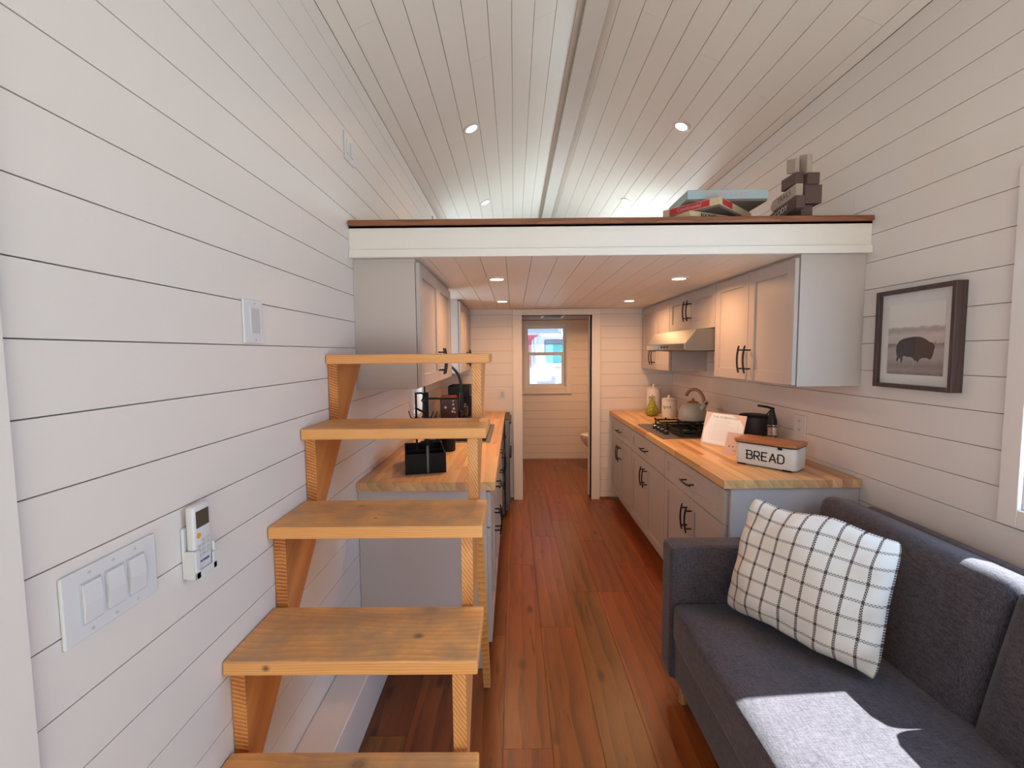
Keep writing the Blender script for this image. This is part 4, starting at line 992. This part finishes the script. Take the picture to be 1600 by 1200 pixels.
lettering(g3, 'CANDY LAND', .026, frame_M((.175, -.0004, .029), (1, 0, 0), (0, 0, 1)), PINKL, 1.25, .0004)

# ------------------------------------------------------------------ rustic direction sign on the loft
ds = thing('direction_sign', 'rustic brown wooden arrow sign stack leaning at the right of the loft', 'sign', (1.33, 2.15, LZ))
RUST = paint('rustic_brown', (.105, .062, .055), .75, .2, 60, .25); RUSTL = paint('weathered_pale_board', (.42, .33, .27), .7, .2, 60, .2); CHALK = paint('white_lettering', (.62, .58, .54), .7, 0)
def sb(name, y0, y1, z0, z1, mat, x0=1.305, x1=1.37, skew=.0, tip=0):
    bm = B(); P = [(y0, z0), (y1, z0-skew*(y1-y0)), (y1, z1-skew*(y1-y0)), (y0, z1)]
    if tip: P = [(y0, z0), (y1, z0-skew*(y1-y0)), (y1+tip, (z0+z1)/2-skew*(y1-y0+tip)), (y1, z1-skew*(y1-y0)), (y0, z1)]
    prism(bm, P, x1-x0, frame_M((x0, 0, 0), (0, 1, 0), (0, 0, 1)), .003); return obj(name, bm, mat, ds)
sb('post', 2.09, 2.16, LZ, 2.168, RUST, 1.31, 1.362)
sb('board', 2.07, 2.33, 2.150, 2.205, RUST, 1.275, 1.315, .12, .03)
sb('board', 2.075, 2.15, 2.170, 2.252, RUST, 1.3155, 1.392)
sb('board', 2.085, 2.27, 2.208, 2.262, RUSTL, 1.280, 1.313, .10, .02)
sb('board', 2.075, 2.14, 2.2545, 2.306, RUST, 1.325, 1.380)
sb('board', 2.10, 2.21, 2.266, 2.318, RUST, 1.285, 1.3235)
sb('picket', 2.12, 2.19, 2.320, 2.385, RUSTL, 1.295, 1.315, -.3)
sb('picket', 2.10, 2.16, 2.3085, 2.395, RUSTL, 1.335, 1.360, -.3)
bm = text_bm('<CODY', .036, .0004, 1.0); bmesh.ops.transform(bm, matrix=frame_M((1.2748, 2.20, 2.165), (0, -1, .12), (0, 0, 1)), verts=bm.verts); obj('lettering', bm, CHALK, ds)
bm = text_bm('TRAILS', .034, .0004, 1.0); bmesh.ops.transform(bm, matrix=frame_M((1.2798, 2.175, 2.229), (0, -1, .10), (0, 0, 1)), verts=bm.verts); obj('lettering', bm, RUST, ds)

# ------------------------------------------------------------------ left counter items
sk = thing('kitchen_sink', 'steel rimmed sink set into the left worktop', 'sink', ((SK[0]+SK[1])/2, 3.32, .914))
bm = B(); x0, x1, y0, y1 = SK
for a, b, c, d in ((x0, x0+.03, y0, y1), (x1-.03, x1, y0, y1), (x0+.03, x1-.03, y0, y0+.03), (x0+.03, x1-.03, y1-.03, y1)): bx(bm, a, b, c, d, .9143, .9175, .001, 1)
obj('rim', bm, STEEL, sk)
bm = B(); q = .024
bx(bm, x0+q, x1-q, y0+q, y1-q, .752, .756); bx(bm, x0+q, x0+.03, y0+q, y1-q, .756, .914); bx(bm, x1-.03, x1-q, y0+q, y1-q, .756, .914); bx(bm, x0+.03, x1-.03, y0+q, y0+.03, .756, .914); bx(bm, x0+.03, x1-.03, y1-.03, y1-q, .756, .914)
obj('basin', bm, DKSTEEL, sk)
bm = B(); lathe(bm, [(0, .7562), (.04, .7562), (.045, .758), (.03, .760), (0, .759)], 20, cx=-.39, cy=3.32); obj('drain', bm, CHROME, sk)
fc = thing('kitchen_faucet', 'tall black spring-neck faucet behind the sink', 'faucet', (-.665, 3.30, .9145))
bm = B(); lathe(bm, [(0, 0), (.03, 0), (.03, .01), (.018, .02), (.018, .30), (0, .30)], 18); obj('post', bm, BLACKM, fc, world=False, smooth=True)
arc = [Vector((0, 0, .30))]
for i in range(0, 17):
    a = PI - PI*i/16*1.0; arc.append(Vector((.135+.135*math.cos(a), 0, .36+.155*math.sin(a))))
arc.append(Vector((.272, 0, .30)))
bm = B(); tube(bm, arc, .008, 8); obj('hose', bm, BLACKM, fc, world=False, smooth=True)
bm = B()
for i in range(2, len(arc)-1):
    for k in range(3):
        p = arc[i-1].lerp(arc[i], k/3); d = (arc[i]-arc[i-1]).normalized(); tube(bm, [p-d*.0018, p+d*.0018], .0145, 10)
obj('spring', bm, BLACKM, fc, world=False, smooth=True)
bm = B(); lathe(bm, [(0, .17), (.017, .17), (.020, .19), (.014, .30), (0, .302)], 16, cx=.272); obj('spray_head', bm, BLACKM, fc, world=False, smooth=True)
bm = B(); tube(bm, [(0, 0, .262), (.262, 0, .262)], .007, 8); obj('support_arm', bm, BLACKM, fc, world=False, smooth=True)
bm = B(); tube(bm, [(0, -.018, .07), (0, -.05, .08), (0, -.09, .10)], .007, 8); obj('lever', bm, BLACKM, fc, world=False, smooth=True)
cm = thing('coffee_maker', 'black coffee maker at the back of the left worktop', 'coffee maker', (-.475, 3.98, .9145))
bm = B(); bx(bm, -.10, .085, -.12, .12, 0, .03, .005, 2); bx(bm, -.10, .085, .03, .12, .03, .21, .005, 2); bx(bm, -.10, .085, -.12, .12, .21, .315, .012, 3); obj('body', bm, BLACKP, cm, world=False, smooth=True)
bm = B(); lathe(bm, [(0, .031), (.055, .031), (.068, .06), (.066, .12), (.045, .15), (.047, .165), (0, .166)], 24, cy=-.04); obj('carafe', bm, paint('smoked_glass', (.02, .015, .015), .1, 0), cm, world=False, smooth=True)
tn = thing('coffee_tin', 'dark brown tin with a red lid and pale flower marks behind the stairs', 'tin', (-.485, 3.36+.52, .9145))
tn.location = (-.56, 3.80, .9145)
bm = B(); prism(bm, rrect(-.065, .075, -.05, .05, .012), .215, None, .001); obj('body', bm, paint('dark_brown_tin', (.045, .012, .010), .4, 0), tn, world=False, smooth=True)
bm = B(); prism(bm, rrect(-.060, .070, -.045, .045, .012), .022, Matrix.Translation((0, 0, .2155)), .004); obj('lid', bm, paint('red_lid', (.28, .03, .012), .4, 0), tn, world=False, smooth=True)
bm = B(); FL = frame_M((0, -.0505, 0), (1, 0, 0), (0, 0, 1))
for cx, cz, r in ((-.02, .14, .016), (.045, .165, .012), (.05, .13, .015), (.038, .105, .013), (.058, .10, .010), (.045, .195, .009)):
    P = [(cx+(r if i % 2 == 0 else r*.4)*math.cos(PI*i/5), cz+(r if i % 2 == 0 else r*.4)*math.sin(PI*i/5)) for i in range(10)]
    prism(bm, P, .0005, FL)
obj('flower_marks', bm, paint('pale_print', (.6, .5, .42), .5, 0), tn, world=False)
# black metal caddy with mug stand
BLT = paint('blackened_tin', (.006, .005, .005), .6, .1, spec=.2)
cy_ = thing('metal_caddy', 'black metal caddy box with a tall upright on the left worktop', 'caddy', (-.538, 2.160, .9145), math.radians(14))
bm = B(); w, d, h, t = .200, .30, .100, .004
prism(bm, [(0, 0), (w, 0), (w, d), (0, d)], t)
bx(bm, 0, w, 0, t, t, h); bx(bm, 0, w, d-t, d, t, h); bx(bm, 0, t, t, d-t, t, h); bx(bm, w-t, w, t, d-t, t, h)
bx(bm, t, w-t, d*.5-.002, d*.5+.002, t, h*.9)
obj('box', bm, BLT, cy_, world=False)
GREYM = paint('grey_strap', (.10, .095, .10), .45, 0, metal=.6)
bm = B(); bx(bm, w*.52, w*.52+.012, -.004, -.0003, .004, .14, .001, 1); obj('strap', bm, GREYM, cy_, world=False)
bm = B()
bx(bm, w*.52, w*.52+.016, -.003, .003, .14, .405, .001, 1)
bx(bm, w*.52-.048, w*.52-.038, .060, .066, .10, .40, .001, 1)
tube(bm, [(w*.52+.006, 0, .395), (w*.52-.02, .03, .40), (w*.52-.043, .063, .396)], .005, 6)
tube(bm, [(w*.52-.043, .063, .32), (w*.52+.006, 0, .30)], .005, 6)
tube(bm, [(w*.52+.004, 0, .40), (w*.52-.006, 0, .385), (w*.52-.018, 0, .365), (w*.52+.004, 0, .345)], .004, 6)
obj('upright', bm, BLT, cy_, world=False)
for (ox, s) in ((-.043, -1), (-.012, -1), (.02, 1), (.0, 1)):
    bm = B(); p = Vector((w*.52+ox, .03 if s < 0 else .0, .285)); tube(bm, [p, p+Vector((s*.012, 0, -.012)), p+Vector((s*.028, 0, -.004)), p+Vector((s*.036, 0, .022))], .0026, 6); lathe(bm, [(0, -.004), (.004, 0), (0, .004)], 8, M=Matrix.Translation(p+Vector((s*.036, 0, .024)))); obj('hook', bm, BLT, cy_, world=False, smooth=True)
mg = None
for i, (x, y, lab, mt) in enumerate(((-.405, 2.71, 'black mug on the left worktop just past the caddy', BLACKP), (-.50, 2.66, 'black mug with white interior standing behind the caddy', BLACKP))):
    t = thing('mug', lab, 'mug', (x, y, .9145), 0, 'mugs behind the caddy')
    bm = B(); lathe(bm, [(0, 0), (.038, 0), (.042, .005), (.042, .085), (.039, .085), (.038, .01), (0, .008)], 24); obj('cup', bm, mt, t, world=False, smooth=True)
    bm = B(); tube(bm, [(-.040, 0, .07), (-.062, 0, .065), (-.066, 0, .045), (-.058, 0, .025), (-.040, 0, .02)], .005, 8); obj('handle', bm, mt, t, world=False, smooth=True)
for x, y, lab in ((-.405, 2.71, 'small white bowl set in the mug nearest the sink'), (-.50, 2.66, 'small white bowl set in the mug behind the caddy')):
    bm = B(); lathe(bm, [(0, .0), (.020, 0), (.040, .020), (.044, .026), (.041, .027), (.020, .006), (0, .004)], 24); o = obj('bowl', bm, CERAM, smooth=True); o.location = (x, y, .9145+.0745); tag(o, lab, 'bowl', 'white bowls behind the caddy')
# undercounter fridge at the far left
fr = thing('undercounter_fridge', 'dark steel undercounter fridge standing at the end of the left counter', 'fridge', (-.38, 4.27, 0))
bm = B(); bx(bm, XL+.01, -.095, 4.025, 4.51, .02, .872, .004, 1); obj('body', bm, DKSTEEL, fr)
bm = B(); bx(bm, -.0905, -.047, 4.028, 4.508, .06, .898, .006, 2); d = obj('door', bm, DKSTEEL, fr)
bm = B(); bx(bm, -.090, -.0465, 4.0265, 4.5085, .898, .910, .003, 1); obj('top_trim', bm, BLACKM, fr)
for z in (.56, .875):
    bm = B(); bx(bm, -.0468, -.030, 4.03, 4.50, z-.008, z+.008, .003, 1); obj('handle', bm, BLACKM, d)
for y in (4.06, 4.47):
    bm = B(); lathe(bm, [(0, 0), (.018, 0), (.018, .02), (0, .02)], 12, cx=-.13, cy=y); obj('foot', bm, BLACKM, fr)

# ------------------------------------------------------------------ bathroom
to = thing('toilet', 'white toilet just inside the bathroom, partly hidden by the jamb', 'toilet', (1.2, 5.75, 0))
TOI = paint('vitreous_china', (.74, .72, .70), .15, 0, var=.004)
def oval(cx, cy, a, b, z, n=28): return [(cx+a*math.cos(2*PI*k/n)*(1 if math.cos(2*PI*k/n) < 0 else .8), cy+b*math.sin(2*PI*k/n), z) for k in range(n)]
bm = B(); rings = []
for cx, a, b, z in ((1.22, .20, .105, .0), (1.22, .19, .10, .03), (1.21, .17, .085, .12), (1.18, .17, .09, .22), (1.13, .22, .15, .31), (1.105, .245, .18, .38), (1.105, .245, .182, .41), (1.105, .20, .14, .41), (1.105, .14, .10, .30)):
    rings.append([bm.verts.new(p) for p in oval(cx, 5.75, a, b, z)])
for a, b in zip(rings, rings[1:]):
    for k in range(28): bm.faces.new((a[k], a[(k+1) % 28], b[(k+1) % 28], b[k]))
bm.faces.new(rings[0]); bm.faces.new(rings[-1]); bmesh.ops.recalc_face_normals(bm, faces=bm.faces)
obj('bowl', bm, TOI, to, smooth=True)
bm = B(); P = [(x, y) for x, y, z in oval(1.105, 5.75, .25, .187, 0)]; prism(bm, P, .016, Matrix.Translation((0, 0, .412)), .003); obj('seat', bm, TOI, to, smooth=True)
bm = B(); prism(bm, P, .016, Matrix.Translation((0, 0, .4295)), .004); obj('lid', bm, TOI, to, smooth=True)
bm = B(); bx(bm, 1.385, 1.565, 5.55, 5.95, .40, .76, .015, 3); obj('tank', bm, TOI, to, smooth=True)
bm = B(); bx(bm, 1.375, 1.572, 5.54, 5.96, .7605, .79, .01, 2); obj('tank_lid', bm, TOI, to, smooth=True)
bv = thing('ceiling_vent', 'slim dark ceiling vent above the bathroom window', 'vent', (.49, 5.6, 1.96))
bm = B(); bx(bm, .34, .62, 5.42, 5.80, 1.948, 1.9595, .003, 1); obj('frame', bm, PLASTIC, bv)
for i in range(7):
    bm = B(); bx(bm, .37, .59, 5.45+.045*i, 5.475+.045*i, 1.945, 1.9478); obj('slat', bm, DARKSLOT, bv)

# ------------------------------------------------------------------ outside
bm = B(); bx(bm, -60, 60, -60, 90, -.95, -.80); gr = struct('ground', bm, paint('sunlit_gravel', (.20, .185, .165), .9, .3, 20, .1), 'bright gravel lot outside')
rv = thing('motorhome', 'white motorhome with a teal windshield outside the bathroom window', 'vehicle', (2.2, 15.5, -.8))
RVW = paint('motorhome_white', (.80, .79, .76), .3, 0); TEAL = paint('teal_windshield', (.12, .50, .52), .1, 0); RVG = paint('motorhome_grey', (.22, .24, .30), .3, 0)
RY = 14.2
bm = B(); bx(bm, .78, 3.35, RY, 20.0, -.30, 2.10, .12, 3); obj('body', bm, RVW, rv, smooth=True)
bm = B(); bx(bm, .96, 3.17, RY-.015, RY+.01, 1.42, 1.92, .05, 2); obj('windshield_surround', bm, RVG, rv)
bm = B(); bx(bm, 1.0, 3.13, RY-.03, RY-.016, 1.18, 1.75, .03, 2); obj('windshield', bm, TEAL, rv)
for z in (1.0, .70, .50): 
    bm = B(); bx(bm, .95, 3.2, RY-.02, RY+.01, z, z+.03); obj('trim_line', bm, paint('rv_trim', (.5, .5, .48), .4, 0), rv)
bm = B(); bx(bm, 1.55, 2.4, RY+.6, RY+1.6, 2.105, 2.34, .06, 3); obj('roof_unit', bm, paint('roof_unit_grey', (.5, .46, .42), .6, 0), rv, smooth=True)
bm = B(); bx(bm, 1.2, 2.9, RY-.25, RY-.02, -.30, .08, .05, 3); obj('bumper', bm, RVW, rv, smooth=True)
for x in (.66, 3.38):
    bm = B(); tube(bm, [(x, RY-.2, 1.95), (x-.02 if x < 1 else x+.02, RY-.28, 1.85), (x, RY-.28, 1.5)], .03, 8); bx(bm, x-.09, x+.06, RY-.34, RY-.24, 1.05, 1.5, .03, 2); obj('mirror', bm, RVG, rv, smooth=True)
for x in (1.0, 3.1):
    for y in (15.6, 18.6):
        bm = B(); lathe(bm, [(0, -.12), (.30, -.12), (.42, -.10), (.42, .10), (.30, .12), (0, .12)], 24, M=Matrix.Translation((x, y, -.38)) @ Matrix.Rotation(PI/2, 4, 'Y')); obj('wheel', bm, BLACKP, rv, smooth=True)
bm = B(); bx(bm, .55, 1.28, RY-.9, RY-.3, -.8, 1.02, .05, 2); tag(obj('utility_cabinet', bm, paint('pale_cabinet', (.62, .62, .72), .5, 0)), 'pale grey cabinet standing beside the motorhome outside', 'cabinet')
rd = thing('shipping_container', 'pinkish red container on pale blocks outside the bathroom window', 'container', (.9, 22, -.8))
bm = B(); bx(bm, .62, 2.9, 21, 26, .78, 2.35, .02, 1); obj('body', bm, paint('container_red', (.62, .10, .16), .5, 0), rd)
for k in range(9):
    bm = B(); bx(bm, .66+k*.25, .74+k*.25, 20.96, 20.9995, .85, 2.28); obj('rib', bm, paint('container_rib', (.62, .10, .16), .5, 0) if k == 0 else bpy.data.materials['container_rib'], rd)
for x in (.7, 2.5):
    bm = B(); bx(bm, x, x+.35, 21.1, 25.9, -.8, .7795); obj('support_block', bm, paint('pale_block', (.6, .6, .66), .7, 0) if x < 1 else bpy.data.materials['pale_block'], rd)
